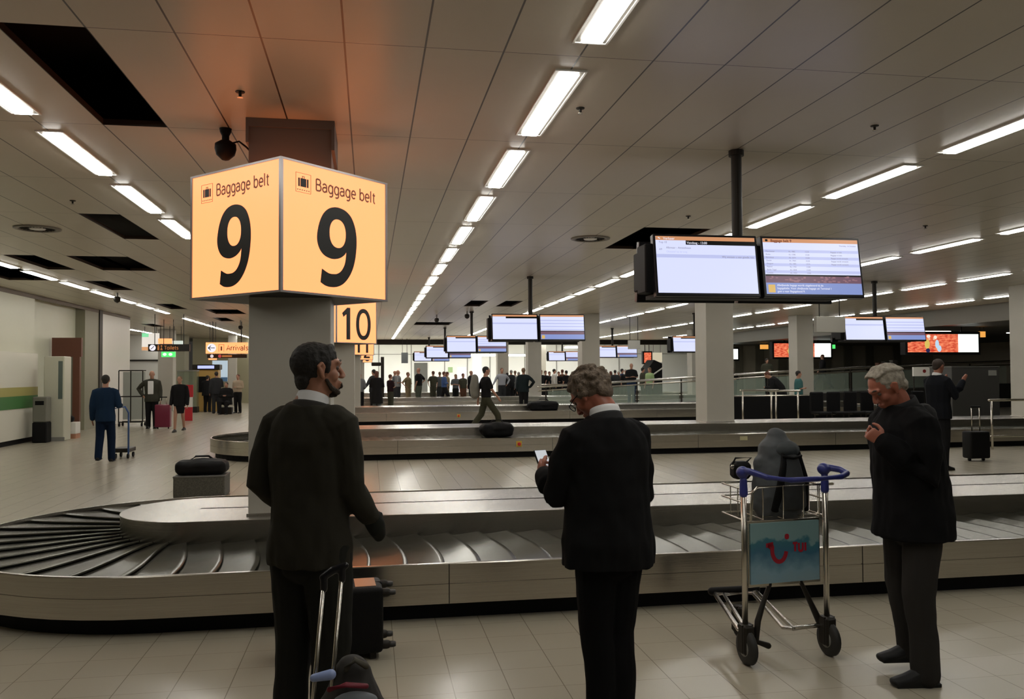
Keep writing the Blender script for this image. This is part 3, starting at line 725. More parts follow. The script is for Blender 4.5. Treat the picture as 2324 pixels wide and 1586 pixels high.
    if kind == 'coat': prof = [(.44, .135, .115, -.0), (.50, .132, .112, 0), (.60, .122, .105, 0), (.70, .124, .100, 0), (.78, .120, .088, -.004), (.825, .092, .065, -.010), (.850, .052, .052, -.012)]
    elif kind == 'longcoat': prof = [(.26, .13, .11, 0), (.40, .118, .098, 0), (.58, .095, .078, 0), (.70, .105, .08, 0), (.78, .112, .074, 0), (.825, .08, .055, -.008), (.845, .045, .045, -.01)]
    elif kind == 'jacket': prof = [(.455, .108, .088, 0), (.52, .108, .088, 0), (.60, .098, .078, 0), (.70, .108, .080, 0), (.76, .114, .076, -.003), (.795, .106, .066, -.006), (.822, .082, .054, -.010), (.845, .048, .046, -.012)]
    else: prof = [(.535, .094, .074, 0), (.60, .088, .070, 0), (.70, .100, .074, 0), (.775, .112, .070, 0), (.82, .078, .052, -.008), (.838, .044, .042, -.01)]
    zs = [U(0, p[3], p[0]) for p in prof]
    g.tube(zs, [(p[1] * h * F * (jw if p[0] < .65 else 1 + (jw - 1) * .15), p[2] * h * F * jw) for p in prof], 24 if near else 12, round_=False)
    ar = {'coat': (.054, .046, .036), 'longcoat': (.043, .036, .028), 'jacket': (.041, .037, .030), 'shirt': (.040, .030, .022), 'tee': (.040, .034, .030)}[kind]
    for s in (-1, 1):
        x0 = sh[s] - Vector((s * .04 * h, 0, .004 * h)); S_ = sh[s] - Vector((s * .004 * h, 0, .016 * h))
        if kind == 'tee': m_ = sh[s].lerp(el[s], .75); g.tube([x0, S_, m_], [ar[0] * h, ar[0] * h, ar[1] * h], 12, ref=(0, 1, 0), round_=True)
        else:
            c = el[s].lerp(wr[s], .96)
            g.tube([x0, S_, sh[s].lerp(el[s], .55), el[s], el[s].lerp(wr[s], .5), c], [ar[0] * h, ar[0] * h, (ar[0] + ar[1]) / 2 * h, ar[1] * h, (ar[1] + ar[2]) / 2 * h, ar[2] * h * .96], 14 if near else 10, ref=(0, 1, 0), round_=True)
    pm({'coat': 'coat', 'longcoat': 'coat', 'jacket': 'suit_jacket', 'shirt': 'shirt', 'tee': 'shirt'}[kind], fuse(g, vx, 4 if near else 2, .012 if near else 0, (9, 9, 6)), tm, t)
    # hair
    hcx, hk = hair
    if hk != 'bald':
        hm = mat('hair_%02x%02x%02x' % tuple(int(c * 255) for c in hcx), hcx, .75, var=.35 if near else .1, vscale=45, bump=(.6 if hk == 'curly' else .25) if near else 0, bscale=130)
        g = MB()
        if hk == 'curly':
            rr = random.Random(4); g.ell(Hd(0, -.026, .034), (.086 * q, .094 * q, .088 * q), HR, 20, 14)
            for k in range(150):
                a, e = rr.uniform(0, 2 * PI), rr.uniform(-.65, 1.45)
                x, y, z = math.cos(e) * math.cos(a), math.cos(e) * math.sin(a), math.sin(e)
                if y > .45 and z < .45: continue
                g.ell(Hd(x * .088, -.028 + y * .094, .036 + z * .088), (rr.uniform(.010, .019) * q,) * 3, None, 8, 6)
            g.ell(Hd(0, -.070, -.025), (.062 * q, .036 * q, .052 * q), HR)
        elif hk == 'swept':
            g.ell(Hd(0, -.026, .034), (.083 * q, .096 * q, .086 * q), HR, 20, 14)
            g.ell(Hd(0, -.068, -.020), (.064 * q, .040 * q, .055 * q), HR)
            for k in range(26):
                a = -1.0 + 2.0 * k / 25
                g.tube([Hd(math.sin(a) * .06, .045, .075 + .03 * math.cos(a)), Hd(math.sin(a) * .083, -.02, .065 + .055 * math.cos(a)), Hd(math.sin(a) * .080, -.10, .02 + .05 * math.cos(a))], [.006 * q, .009 * q, .006 * q], 6)
        elif hk == 'crop':
            g.ell(Hd(0, -.024, .032), (.080 * q, .093 * q, .087 * q), HR, 20, 14)
            g.tube([Hd(-.038, .030, .088), Hd(0, .050, .088), Hd(.038, .030, .088)], [.016 * q, .022 * q, .016 * q], 10)
            g.ell(Hd(0, -.066, -.028), (.060 * q, .034 * q, .055 * q), HR)
            g.ell(Hd(0, .004, .050), (.076 * q, .074 * q, .062 * q), HR)
            for s in (-1, 1): g.ell(Hd(s * .068, .022, .020), (.010 * q, .016 * q, .034 * q), HR)
        elif hk == 'long':
            g.ell(Hd(0, -.022, .030), (.086 * q, .100 * q, .094 * q), HR); g.tube([Hd(0, -.06, .0), Hd(0, -.075, -.10), Hd(0, -.07, -.18)], [(.08 * q, .05 * q), (.085 * q, .045 * q), (.06 * q, .03 * q)], 10)
        elif hk == 'fringe': g.tube([Hd(-.076, .0, .0), Hd(-.06, -.07, .0), Hd(0, -.1, 0), Hd(.06, -.07, 0), Hd(.076, 0, 0)], [.022 * q] * 5, 8)
        else: g.ell(Hd(0, -.022, .032), (.083 * q, .097 * q, .088 * q), HR); g.ell(Hd(0, -.066, -.025), (.060 * q, .036 * q, .05 * q), HR)
        pm('hair', fuse(g, .0048 if near else .016, 1, .0035 if near else 0, (45, 45, 45)), hm, t)
    if near:
        for s in (-1, 1):
            MB().ell(Hd(s * .031, .0655, .008), (.0115 * q,) * 3, None, 12, 8).build('eye', mat('eye_shaded', (.09, .06, .045), .3), t, True)
            MB().tube([Hd(s * .014, .087, .034), Hd(s * .032, .083, .038), Hd(s * .050, .068, .030)], [.003, .005, .003], 6).build('eyebrow', mat('eyebrow', (.06, .045, .035), .8), t, True)
    q = q0; t_info = dict(t=t, Hd=Hd, HR=HR, el=el, wr=wr, sh=sh, U=U, D=D, q=q, h=h, nb=nb, body=body)
    return t_info

# --- man in a dark suit beside the sign column
i1 = person('bearded man in dark suit and white shirt collar standing left of centre, looking right', (pxx(704, 3.82), 3.82, 0), 34, 1.80,
            arms=(((.018, -.035, -.155), (-.025, .06, -.235)), ((.0, .02, -.165), (.01, .085, -.238))), gloves=1, hs=1.07, shw=.106, hoff=(.010, .010), turn=42, bow=-2, top=((.030, .028, .021), 'jacket'), legs=((.018, .018, .015), 'trousers'),
            hair=((.011, .009, .007), 'crop'), near=True, fat=1.02, skin=SKIN)
def collar(i, col, r=.064, w_=.030, name='shirt_collar', dz=.0, tilt=-12, ry=None):
    q = i['q']; c = i['nb']; o = MB(); R_ = Matrix.Rotation(math.radians(tilt), 3, 'X'); ry = ry or r
    rs = []
    for rr_, z in ((r + .004, -.012), (r + .002, w_ * .6), (r - .001, w_), (r - .006, w_), (r - .004, -.012)):
        rs.append([c + R_ @ Vector((math.cos(a) * rr_ * q, math.sin(a) * (rr_ - r + ry) * q, z + dz)) for a in [2 * PI * k / 32 for k in range(32)]])
    return o.rings(rs + [rs[0]], cap=False).build(name, col, i['t'], True)
m_shirt = mat('white_shirt', (.72, .72, .72), .8)
collar(i1, m_shirt, .069, .036, dz=.020, tilt=-22)
j_dark = mat('lapel_cloth', (.020, .018, .0145), .85)
collar(i1, j_dark, .080, .022, 'jacket_collar', -.006, -16)
Hd = i1['Hd']; g = MB()
g.ell(Hd(0, .050, -.090), (.036, .034, .027), i1['HR']); g.ell(Hd(0, .088, -.064), (.026, .008, .016), i1['HR'])
for s in (-1, 1): g.tube([Hd(s * .062, .018, -.040), Hd(s * .052, .040, -.075), Hd(s * .030, .068, -.092)], [.009, .012, .012], 8)
pm('beard', fuse(g, .004, 1, .003, (60, 60, 60)), mat('beard_grey_brown', (.045, .032, .022), .85, bump=.5, bscale=200), i1['t'])

# --- man with curly hair looking at his phone
i2 = person('man in black suit seen from behind, head bowed over a phone, curly grey brown hair', (pxx(1378, 3.72), 3.72, 0), -12, 1.71, spread=.45, jw=1.17, shw=.100, fist=1.25,
            arms=(((.034, .035, -.165), (.022, .135, -.125)), ((.012, .01, -.17), (-.035, .13, -.17))), turn=-34, bow=40, lean=4, hs=1.04, top=((.0085, .0085, .009), 'jacket'), legs=((.006, .006, .0065), 'trousers'),
            hair=((.135, .10, .07), 'curly'), near=True, fat=1.03, skin=SKIN_R)
collar(i2, m_shirt, .072, .040, dz=.018, tilt=-22)
collar(i2, mat('lapel_black', (.010, .010, .011), .85), .080, .026, 'jacket_collar', .000, -20)
Hd = i2['Hd']; g = MB()
for s in (-1, 1):
    g.tube([Hd(s * .034 + .022 * math.cos(a), .098, .006 + .018 * math.sin(a)) for a in [2 * PI * k / 14 for k in range(15)]], .0022, 6, False)
    g.tube([Hd(s * .056, .096, .012), Hd(s * .082, .05, .012), Hd(s * .084, -.006, .012)], .0022, 6)
g.tube([Hd(-.012, .100, .010), Hd(.012, .100, .010)], .002, 6)
gl = g.build('glasses', m_black, i2['t'], True)
ph = i2['wr'][-1] + Vector((.045, .115, .055))
MB().box((-.035, -.006, -.06), (.035, .006, .06), .004).build('phone_case', m_black, None)
phc = bpy.data.objects['phone_case']
tp = thing('mobile_phone', 'small phone with a white face held in the curly haired man\'s left hand', 'phone')
Mi2 = Matrix.Translation(i2['t'].location) @ Matrix.Rotation(i2['t'].rotation_euler.z, 4, 'Z')
tp.location = Mi2 @ ph; tp.rotation_euler = (math.radians(-35), 0, math.radians(20)); phc.parent = tp; phc.name = 'case'
MB().box((-.031, -.0075, -.055), (.031, -.006, .055)).build('screen', mat('phone_white', (.5, .5, .52), .3, emit=(.6, .65, .7), es=.6), tp)

# --- older man in the long dark coat, facing left
i3 = person('grey haired man in thick black coat and grey trousers on the right, facing left', (pxx(2066, 4.15), 4.15, 0), -84, 1.72, hs=1.06, fist=1.9,
            arms=(((.012, -.01, -.16), (-.03, .105, -.065)), ((.0, .0, -.16), (-.04, .03, -.12))), lean=8, turn=-4, bow=28, top=((.0065, .0065, .0075), 'coat'), legs=((.030, .028, .026), 'trousers'),
            hair=((.30, .27, .22), 'swept'), near=True, fat=1.02, skin=SKIN_R, step=-.10, spread=1.25)
collar(i3, mat('coat_collar', (.012, .012, .013), .9), .088, .055, 'coat_collar', .0, -22, .09)
g = MB(); g.ell(i3['U'](0, -.075, .80), (.11, .055, .085)); pm('hood', fuse(g, .008, 2, .01, (14, 14, 14)), mat('coat_collar', (.012, .012, .013), .9), i3['t'])

# ------------------------------------------------------------------ small ceiling fittings
def ceil_at(x, y): p = onz(x, y, ZC); return (p.x, p.y, ZC - .0005)
t = thing('security_camera', 'black security camera hanging from the ceiling left of the near column', 'camera', ceil_at(512, 292))
MB().lathe([(.001, -.0), (.05, -.0), (.045, -.03), (.03, -.06), (.03, -.11), (.001, -.112)], (0, 0, 0), 16).build('mount', m_black, t)
o = MB().lathe([(.001, -.27), (.03, -.262), (.075, -.22), (.088, -.17), (.085, -.13), (.04, -.10), (.001, -.10)], (0, 0, 0), 20).build('dome', m_black, t, True)
MB().tube([(.05, 0, -.12), (.11, -.01, -.105), (.17, .0, -.15), (.20, .02, -.18)], .008, 8).build('cable', m_black, t, True)
vent0 = thing('ceiling_vent', 'round slatted air vent in the ceiling left of the open cell by the near screens', 'air vent', ceil_at(1340, 541), 0, 'round air vents')
MB().lathe([(.30, 0), (.30, -.012), (.24, -.02), (.23, -.008), (.23, 0)], (0, 0, 0), 32).build('outer_ring', mat('vent_grey', (.20, .18, .15), .5), vent0, True)
g = MB()
for k in range(20):
    R_ = Matrix.Rotation(2 * PI * k / 20, 3, 'Z'); g.box(R_ @ Vector((.17, 0, -.006)) - Vector((.045, .005, .006)), R_ @ Vector((.17, 0, -.006)) + Vector((.045, .005, .006)), rot=R_)
tag(g.build('blades', m_dark, vent0), kind='stuff')
MB().lathe([(.001, -.018), (.10, -.016), (.11, 0)], (0, 0, 0), 24).build('centre_disc', m_lframe, vent0, True)
c = copy_tree(vent0); c.location = ceil_at(85, 518); c['label'] = 'round slatted air vent in the ceiling at the far left of the picture'
sp0 = thing('sprinkler', 'small sprinkler head in the ceiling above the amber sign', 'sprinkler', ceil_at(545, 208), 0, 'ceiling sprinklers')
MB().lathe([(.001, 0), (.035, 0), (.033, -.006), (.012, -.01), (.010, -.035), (.001, -.036)], (0, 0, 0), 12).build('body', m_dark, sp0)
MB().lathe([(.001, -.045), (.022, -.044), (.022, -.041), (.001, -.036)], (0, 0, 0), 12).build('deflector', m_chrome, sp0)
for x, y, lb in ((1317, 245, 'small sprinkler head beside the second lamp of the central row'), (1985, 285, 'small sprinkler head left of the lamp at the right picture edge'), (1562, 490, 'small sprinkler head left of the pole of the near screens'),
                 (165, 455, 'small sprinkler head near the left picture edge'), (2100, 512, 'small sprinkler head between two lamp rows at the right')):
    c = copy_tree(sp0); c.location = ceil_at(x, y); c['label'] = lb
def dome(x, y, dz, lb):
    t = thing('hanging_dome_camera', lb, 'camera', ceil_at(x, y), 0, 'dome cameras on short stems')
    MB().tube([(0, 0, 0), (0, 0, -dz)], .025, 8, False).build('stem', m_greyp, t)
    MB().lathe([(.001, -dz - .16), (.06, -dz - .13), (.085, -dz - .08), (.08, -dz - .02), (.05, -dz), (.001, -dz)], (0, 0, 0), 16).build('dome', m_dark, t, True)
dome(266, 664, .10, 'dome camera on a stem over the left hall beside a dark ceiling opening')
dome(991, 714, .12, 'dome camera on a stem left of the second group of screens')
dome(1060, 706, .10, 'dome camera on a stem just left of the third screens pole')
dome(546, 727, .2, 'dome camera on a stem above the amber Arrivals sign')

# ------------------------------------------------------------------ luggage trolley in the foreground
def P3(x, y, z): return onz(x, y, z)
cart = thing('luggage_trolley', 'steel airport luggage trolley with blue handle and blue TUI panel', 'luggage trolley', (2.33, 4.52, 0))
O = Vector((2.33, 4.52, 0))
def LC(v): return Vector(v) - O
PL, PR = LC(ony(1690, 1300, 4.50)), LC(ony(1875, 1300, 4.56)); PL.z = PR.z = 0
def cx_(u, z, dy=0): q = PL.lerp(PR, u); return Vector((q.x, q.y + dy, z))
for u, n_ in ((0, 'left'), (1, 'right')):
    MB().tube([cx_(u, .20), cx_(u, 1.0)], .0165, 12, False).build('upright_post', m_chrome, cart, True)
bl = mat('handle_blue', (.035, .045, .22), .35)
hb = MB()
for u, s in ((0, -1), (1, 1)):
    hb.tube([cx_(u, .955), cx_(u, 1.03)], [.024, .021], 12)
    hb.ell(cx_(u, 1.075, .01), (.036, .042, .036), None, 14, 10)
hb.tube([cx_(0, 1.085, 0), cx_(0, 1.085, -.05) + Vector((.02, 0, 0)), cx_(.16, 1.06, -.13), cx_(.40, 1.045, -.17), cx_(.72, 1.045, -.17), cx_(1.02, 1.05, -.16), cx_(1.15, 1.06, -.11), cx_(1.14, 1.075, -.05), cx_(1.04, 1.085, .0)], [.022, .019, .0165, .016, .016, .017, .019, .019, .02], 12)
pm('handle', fuse(hb, .005, 2), bl, cart)
# printed board
mp_ = mat('trolley_board_print', (.10, .22, .27), .35); nt = mp_.node_tree; bs = nt.nodes['Principled BSDF']
tc = nt.nodes.new('ShaderNodeTexCoord'); sx = nt.nodes.new('ShaderNodeSeparateXYZ'); nt.links.new(tc.outputs['Object'], sx.inputs[0])
no = nt.nodes.new('ShaderNodeTexNoise'); no.inputs['Scale'].default_value = 9; no.inputs['Detail'].default_value = 6; nt.links.new(tc.outputs['Object'], no.inputs['Vector'])
mr = nt.nodes.new('ShaderNodeMapRange'); mr.inputs[1].default_value = -.17; mr.inputs[2].default_value = .17; nt.links.new(sx.outputs[2], mr.inputs[0])
ad = nt.nodes.new('ShaderNodeMath'); ad.operation = 'MULTIPLY_ADD'; ad.inputs[1].default_value = .55; nt.links.new(no.outputs['Fac'], ad.inputs[0]); nt.links.new(mr.outputs[0], ad.inputs[2])
cr = nt.nodes.new('ShaderNodeValToRGB'); cr.color_ramp.elements[0].position = .1; cr.color_ramp.elements[0].color = (.30, .42, .47, 1); cr.color_ramp.elements[1].position = 1.2; cr.color_ramp.elements[1].color = (.24, .40, .42, 1)
for p_, c_ in ((.45, (.25, .42, .52, 1)), (.78, (.05, .17, .27, 1)), (.95, (.05, .20, .26, 1))): e_ = cr.color_ramp.elements.new(p_); e_.color = c_
nt.links.new(ad.outputs[0], cr.inputs[0]); nt.links.new(cr.outputs[0], bs.inputs['Base Color'])
bc = (cx_(.08, .61, .008) + cx_(.92, .61, .008)) / 2
W_ = (cx_(.92, 0) - cx_(.08, 0)).length
yaw_c = math.atan2(PR.y - PL.y, PR.x - PL.x)
MB().box((-W_ / 2 - .012, .005, -.19), (W_ / 2 + .012, .017, .185), .002).build('panel_frame', m_chrome, cart, loc=bc, rz=yaw_c)
bo = MB().box((-W_ / 2, -.004, -.172), (W_ / 2, .004, .172)).build('advert_board', mp_, cart, loc=bc, rz=yaw_c)
red = mat('logo_red', (.38, .012, .03), .4)
def on_board(u, z): return (u, -.0052, z)
sm = rib([(x * .075, y * .072) for x, y in [(-.95, .55), (-.55, .50)] + arc(.05, .15, .62, .95, 165, 350, 16)], .024)
shape2d('smile_logo', [sm], red, bo, on_board(-.045, .005), (PI / 2, 0, 0), .0008)
shape2d('smile_logo', [[(-.082, .056), (-.036, .062), (-.036, .038), (-.082, .032)]], red, bo, on_board(-.045, .0), (PI / 2, 0, 0), .0008)
shape2d('logo_dot', [ell_pts(0, 0, .014, .016, 2.6, 20)], red, bo, on_board(.010, .088), (PI / 2, 0, 0), .0008)
lettering('logo_text', 'TUI', .034, red, bo, on_board(.048, .0), (PI / 2, 0, 0), .40, .14)
# wire basket
w_ = MB(); r_ = .0055
for z in (.80, .90, .975):
    w_.tube([cx_(.02, z, .0), cx_(.02, z, .32), cx_(1.02, z, .32), cx_(1.02, z, .0)], r_, 6)
w_.tube([cx_(.10, .80, .02), cx_(.12, .955, .02), cx_(.18, .985, .02), cx_(1.12, .985, .02)], .009, 8)
for u in (.25, .5, .75, .95): w_.tube([cx_(u, .985, .02), cx_(u, .80, .02), cx_(u, .80, .32), cx_(u, .975, .32)], .004, 6)
for y in (.10, .2): w_.tube([cx_(.02, .975, y), cx_(.02, .80, y), cx_(1.02, .80, y), cx_(1.02, .975, y)], .004, 6)
w_.build('wire_basket', m_chrome, cart, True)
# lower frame, brackets, wheels
FLp, FRp, MRp = LC(P3(1622, 1347, .24)), LC(P3(1716, 1342, .24)), LC(P3(1800, 1426, .16))
for p in (FLp, FRp): p.y = min(p.y, 5.42 - O.y)
RLp, RRp = cx_(0, .19, .02), cx_(1, .17, .02)
tb = MB().tube([RLp + Vector((-.03, 0, 0)), FLp, FRp, MRp, RRp], .015, 10)
tb.tube([RLp + Vector((.02, .03, 0)), FLp + Vector((.05, -.03, 0)), FRp + Vector((-.04, -.03, .0)), MRp + Vector((-.05, .03, 0)), MRp], .012, 10)
tb.build('platform_frame', m_steel2, cart, True)
MB().tube([FLp + Vector((-.01, .02, .01)), FRp + Vector((.01, .02, .01))], .026, 10).build('front_bumper', m_black, cart, True)
bk = MB().tube([cx_(.32, .43, .02), cx_(.25, .33, .03), cx_(.13, .24, -.02), cx_(.10, .13, -.03), cx_(.24, .10, -.03)], [.012, .015, .018, .016, .018], 10)
bk.tube([cx_(.70, .43, .02), cx_(.83, .31, .04), cx_(.97, .17, .05)], [.012, .016, .022], 10)
bk.build('brake_brackets', m_dark, cart, True)
def wheel(cc, r, w2, par, fork_h, rz=0):
    f = MB().box((-.034, -.045, r * .6), (.034, .045, fork_h), .012); f.box((-.036, -.02, r * .7), (-.028, .02, fork_h)); f.box((.028, -.02, r * .7), (.036, .02, fork_h))
    fo = f.build('wheel_fork', m_dark, par, loc=cc, rz=rz)
    MB().lathe([(.02, -w2), (r * .8, -w2), (r, -w2 * .5), (r, w2 * .5), (r * .8, w2), (.02, w2)], (0, -.01, r), 24, 'x').build('tyre', mat('tyre_rubber', (.02, .02, .018), .6), fo, True)
    MB().lathe([(.001, -w2 - .002), (r * .5, -w2 - .001), (r * .5, w2 + .001), (.001, w2 + .002)], (0, -.01, r), 16, 'x').build('hub', m_greyp, fo, True)
wheel(cx_(0, 0, -.005) + Vector((.0, 0, 0)), .098, .022, cart, .225, .12)
wheel(cx_(1, 0, -.005) + Vector((.0, 0, 0)), .098, .022, cart, .225, .12)
wheel(FLp * 1.0 + Vector((.10, -.14, -FLp.z)), .065, .018, cart, .20, .3)

# backpack in the basket
bg = thing('backpack', 'grey and black backpack standing in the basket of the luggage trolley', 'backpack', O + cx_(.60, .805, .17), .1)
g = MB(); g.tube([(0, 0, .02), (0, .0, .10), (0, .01, .26), (0, .02, .40), (0, .02, .45)], [(.150, .10), (.158, .115), (.140, .11), (.108, .090), (.065, .055)], 20)
g.tube([(-.09, .02, .06), (-.10, .02, .30)], [.075, .05], 14)
pm('body', fuse(g, .008, 3, .006, (14, 14, 14)), mat('pack_grey', (.060, .068, .074), .7), bg)
g = MB(); g.tube([(.03, -.09, .05), (.03, -.10, .20), (.03, -.080, .34)], [(.098, .03), (.078, .035), (.046, .025)], 16)
pm('front_pocket', fuse(g, .007, 2, .004, (14, 14, 14)), mat('pack_slate', (.030, .034, .037), .75), bg)
g = MB(); g.ell((.025, -.045, .375), (.088, .060, .058)); pm('top_flap', fuse(g, .007, 2, .004, (14, 14, 14)), mat('pack_teal_grey', (.036, .044, .047), .7), bg)
g = MB().tube([(-.08, -.085, .03), (-.055, -.11, .18), (-.03, -.10, .30), (-.02, -.08, .37)], [(.03, .012), (.03, .012), (.02, .01), (.012, .008)], 10); g.tube([(.14, -.06, .02), (.13, -.08, .2), (.08, -.075, .36)], [(.02, .012)] * 3, 10); g.tube([(-.03, -.098, .345), (.03, -.11, .335), (.09, -.095, .345)], .008, 8)
g.build('strap', m_black, bg, True)
MB().tube([(-.03, .03, .44), (-.02, .03, .475), (.03, .03, .475), (.04, .03, .44)], .010, 8).build('carry_loop', m_black, bg, True)
cb_ = thing('shoulder_bag', 'small black shoulder bag hanging at the left side of the backpack', 'bag', bg.location + Vector((-.215, .06, .20)))
g = MB(); g.box((-.055, -.05, 0), (.055, .05, .105), .02); pm('body', fuse(g, .006, 3), m_black, cb_)
MB().tube([(.04, 0, .10), (.07, 0, .125), (-.03, .0, .125), (-.05, 0, .09)], .006, 6).build('strap', m_black, cb_, True)
MB().lathe([(.006, -.003), (.014, -.003), (.014, .003), (.006, .003)], (-.062, -.03, .075), 14, 'y').build('ring_clip', m_chrome, cb_, True)

# ------------------------------------------------------------------ black suitcase on its side, and the wheeled bag beside the first man
sc_ = thing('suitcase', 'black suitcase lying on its side on the floor behind the wheeled bag', 'suitcase', (-.17, 5.07, .0), .06)
m_case = mat('case_black', (.006, .006, .006), .55, spec=.15, bump=.2, bscale=90)
MB().box((-.34, -.14, .035), (.24, .14, .415), .028, seg=3).build('shell', m_case, sc_, True)
MB().box((-.342, -.006, .033), (.242, .006, .417), .01).build('zip_band', m_blackg, sc_)
for y in (-.10, .10):
    for z in (.075, .375):
        k = MB().tube([(.235, y, z), (.262, y, z)], .026, 10); k.build('wheel_housing', m_dark, sc_, True)
        MB().lathe([(.008, -.011), (.026, -.011), (.026, .011), (.008, .011)], (.288, y, z), 16, 'z').build('wheel', mat('tyre_rubber', (.02, .02, .018), .6), sc_, True)
f = MB()
for x in (-.28, .18):
    for y in (-.10, .10): f.box((x - .02, y - .015, 0), (x + .02, y + .015, .04), .006)
f.build('side_feet', m_dark, sc_)
MB().tube([(-.12, .0, .41), (-.10, .0, .445), (.0, .0, .445), (.02, .0, .41)], .009, 8).build('carry_handle', m_blackg, sc_, True)
MB().box((.08, -.10, .4145), (.20, .10, .4175)).build('top_trim', m_chrome, sc_)

YB_ = 3.22
wb = thing('wheeled_bag', 'small wheeled backpack with raised steel handle at the bottom of the picture', 'wheeled bag', (pxx(800, YB_), YB_, 0))
ob = Vector((pxx(800, YB_), YB_, 0))
tl, tr = ony(735, 1318, YB_ + .02) - ob, ony(776, 1297, YB_ + .02) - ob; blp, brp = ony(709, 1600, YB_ - .04) - ob, ony(750, 1600, YB_ - .04) - ob
for a, b_ in ((tl, blp), (tr, brp)):
    d = (b_ - a); e = a + d * ((a.z - .14) / (a.z - b_.z))
    MB().tube([a, e], .0078, 10, False).build('handle_rod', m_chrome, wb, True)
g = MB().tube([tl + Vector((-.005, 0, .012)), (tl + tr) / 2 + Vector((0, 0, .022)), tr + Vector((.014, 0, .022))], [(.013, .012), (.016, .014), (.013, .012)], 12, ref=(0, 0, 1))
g.tube([tl + Vector((0, 0, -.03)), tl + Vector((0, 0, .01))], .014, 10); g.tube([tr + Vector((0, 0, -.03)), tr + Vector((0, 0, .01))], .014, 10)
pm('grip', fuse(g, .004, 2), m_blackg, wb)
g = MB().tube([(-.02, 0, .10), (-.01, 0, .25), (.0, .0, .42), (.0, .0, .53)], [(.155, .11), (.15, .12), (.125, .11), (.07, .08)], 18); pm('body', fuse(g, .008, 3, .006, (14, 14, 14)), mat('bag_dark', (.022, .02, .018), .8), wb)
g = MB().tube([(.02, -.085, .14), (.02, -.10, .28), (.01, -.095, .465)], [(.115, .05), (.112, .055), (.085, .035)], 16); pm('front_pocket', fuse(g, .008, 2, .005, (14, 14, 14)), mat('bag_grey_blue', (.17, .19, .21), .8), wb)
MB().tube([(-.08, -.10, .515), (-.02, -.118, .535), (.05, -.105, .52)], .010, 8).build('red_piping', mat('piping_red', (.16, .006, .02), .6), wb, True)
MB().tube([(-.02, -.07, .575), (.01, -.08, .61), (.05, -.07, .58)], .012, 8).build('top_loop', mat('loop_olive', (.05, .045, .03), .8), wb, True)
MB().tube([(-.135, -.10, .560), (-.075, -.10, .568)], [.014, .019], 14).build('water_bottle', mat('bottle_pale_blue', (.28, .36, .62), .3), wb, True)
for x in (-.12, .09):
    MB().lathe([(.01, -.012), (.035, -.012), (.035, .012), (.01, .012)], (x, .06, .035), 18, 'x').build('wheel', mat('tyre_rubber', (.02, .02, .018), .6), wb, True)
MB().box((-.14, -.09, .03), (.12, .09, .16), .02).build('base', m_black, wb)

# ------------------------------------------------------------------ bags and barriers in the middle distance
def soft_bag(name, label, loc, dims, m, rz=0, cat='bag', loops=True, vox=.02):
    t = thing(name, label, cat, loc, rz); a, b_, c = dims; g = MB()
    g.tube([(-a / 2 + .08, 0, c * .5), (0, 0, c * .56), (a / 2 - .10, 0, c * .52)], [(b_ / 2 * .9, c * .40), (b_ / 2, c * .46), (b_ / 2 * .9, c * .42)], 14, ref=(0, 1, 0))
    g.box((-a / 2 + .02, -b_ / 2 + .02, .0), (a / 2 - .02, b_ / 2 - .02, c * .86), .045)
    pm('body', fuse(g, vox, 3, .008, (7, 7, 7)), m, t)
    if loops: MB().tube([(-a * .2, 0, c * .92), (-a * .12, 0, c * 1.13), (a * .12, 0, c * 1.13), (a * .2, 0, c * .92)], .014, 8).build('handle', m, t, True)
    return t
soft_bag('duffel_bag', 'black duffel bag riding on the second carousel belt', (pxx(1127, 16.75), 16.75, .372), (.66, .42, .29), m_black)
bx = Vector((pxx(460, 12.05), 12.05, 0))
t = thing('storage_box', 'low speckled grey box on the floor left of the column, under a black bag', 'box', bx)
MB().box((-.33, -.22, .0), (.33, .22, .285), .012).build('box_body', mat('speckled_grey', (.075, .075, .06), .6, var=.4, vscale=60), t)
MB().box((-.335, -.225, .262), (.335, .225, .29), .006).build('lid', mat('box_lid_grey', (.09, .09, .08), .5), t)
soft_bag('travel_bag', 'black travel bag resting on the low grey box beside the column', bx + Vector((0, 0, .296)), (.70, .42, .21), m_black)
def trolley_case(label, loc, w2, h, dpt, m, rz=0, up=.45, name='trolley_case'):
    t = thing(name, label, 'suitcase', loc, rz)
    MB().box((-w2 / 2, -dpt / 2, .05), (w2 / 2, dpt / 2, h), .035, seg=3).build('shell', m, t, True)
    g = MB()
    for s in (-1, 1): g.tube([(s * w2 * .2, 0, h - .02), (s * w2 * .2, 0, h + up)], .010, 8, False)
    g.build('handle_rods', m_chrome, t, True)
    MB().tube([(-w2 * .22, 0, h + up), (w2 * .22, 0, h + up)], .016, 8).build('grip', m_black, t, True)
    for s in (-1, 1): MB().lathe([(.01, -.015), (.028, -.015), (.028, .015), (.01, .015)], (s * w2 * .35, 0, .028), 14, 'x').build('wheel', m_black, t, True)
    return t
trolley_case('black upright suitcase with raised handle standing right of the man in the coat', (pxx(2212, 13.7), 13.7, 0), .40, .54, .25, m_case, 0, .44)
trolley_case('burgundy hard suitcase beside the bald man in the left hall', (pxx(371, 27.0), 27.0, 0), .44, .74, .28, mat('case_burgundy', (.16, .008, .035), .35), 0, .22)
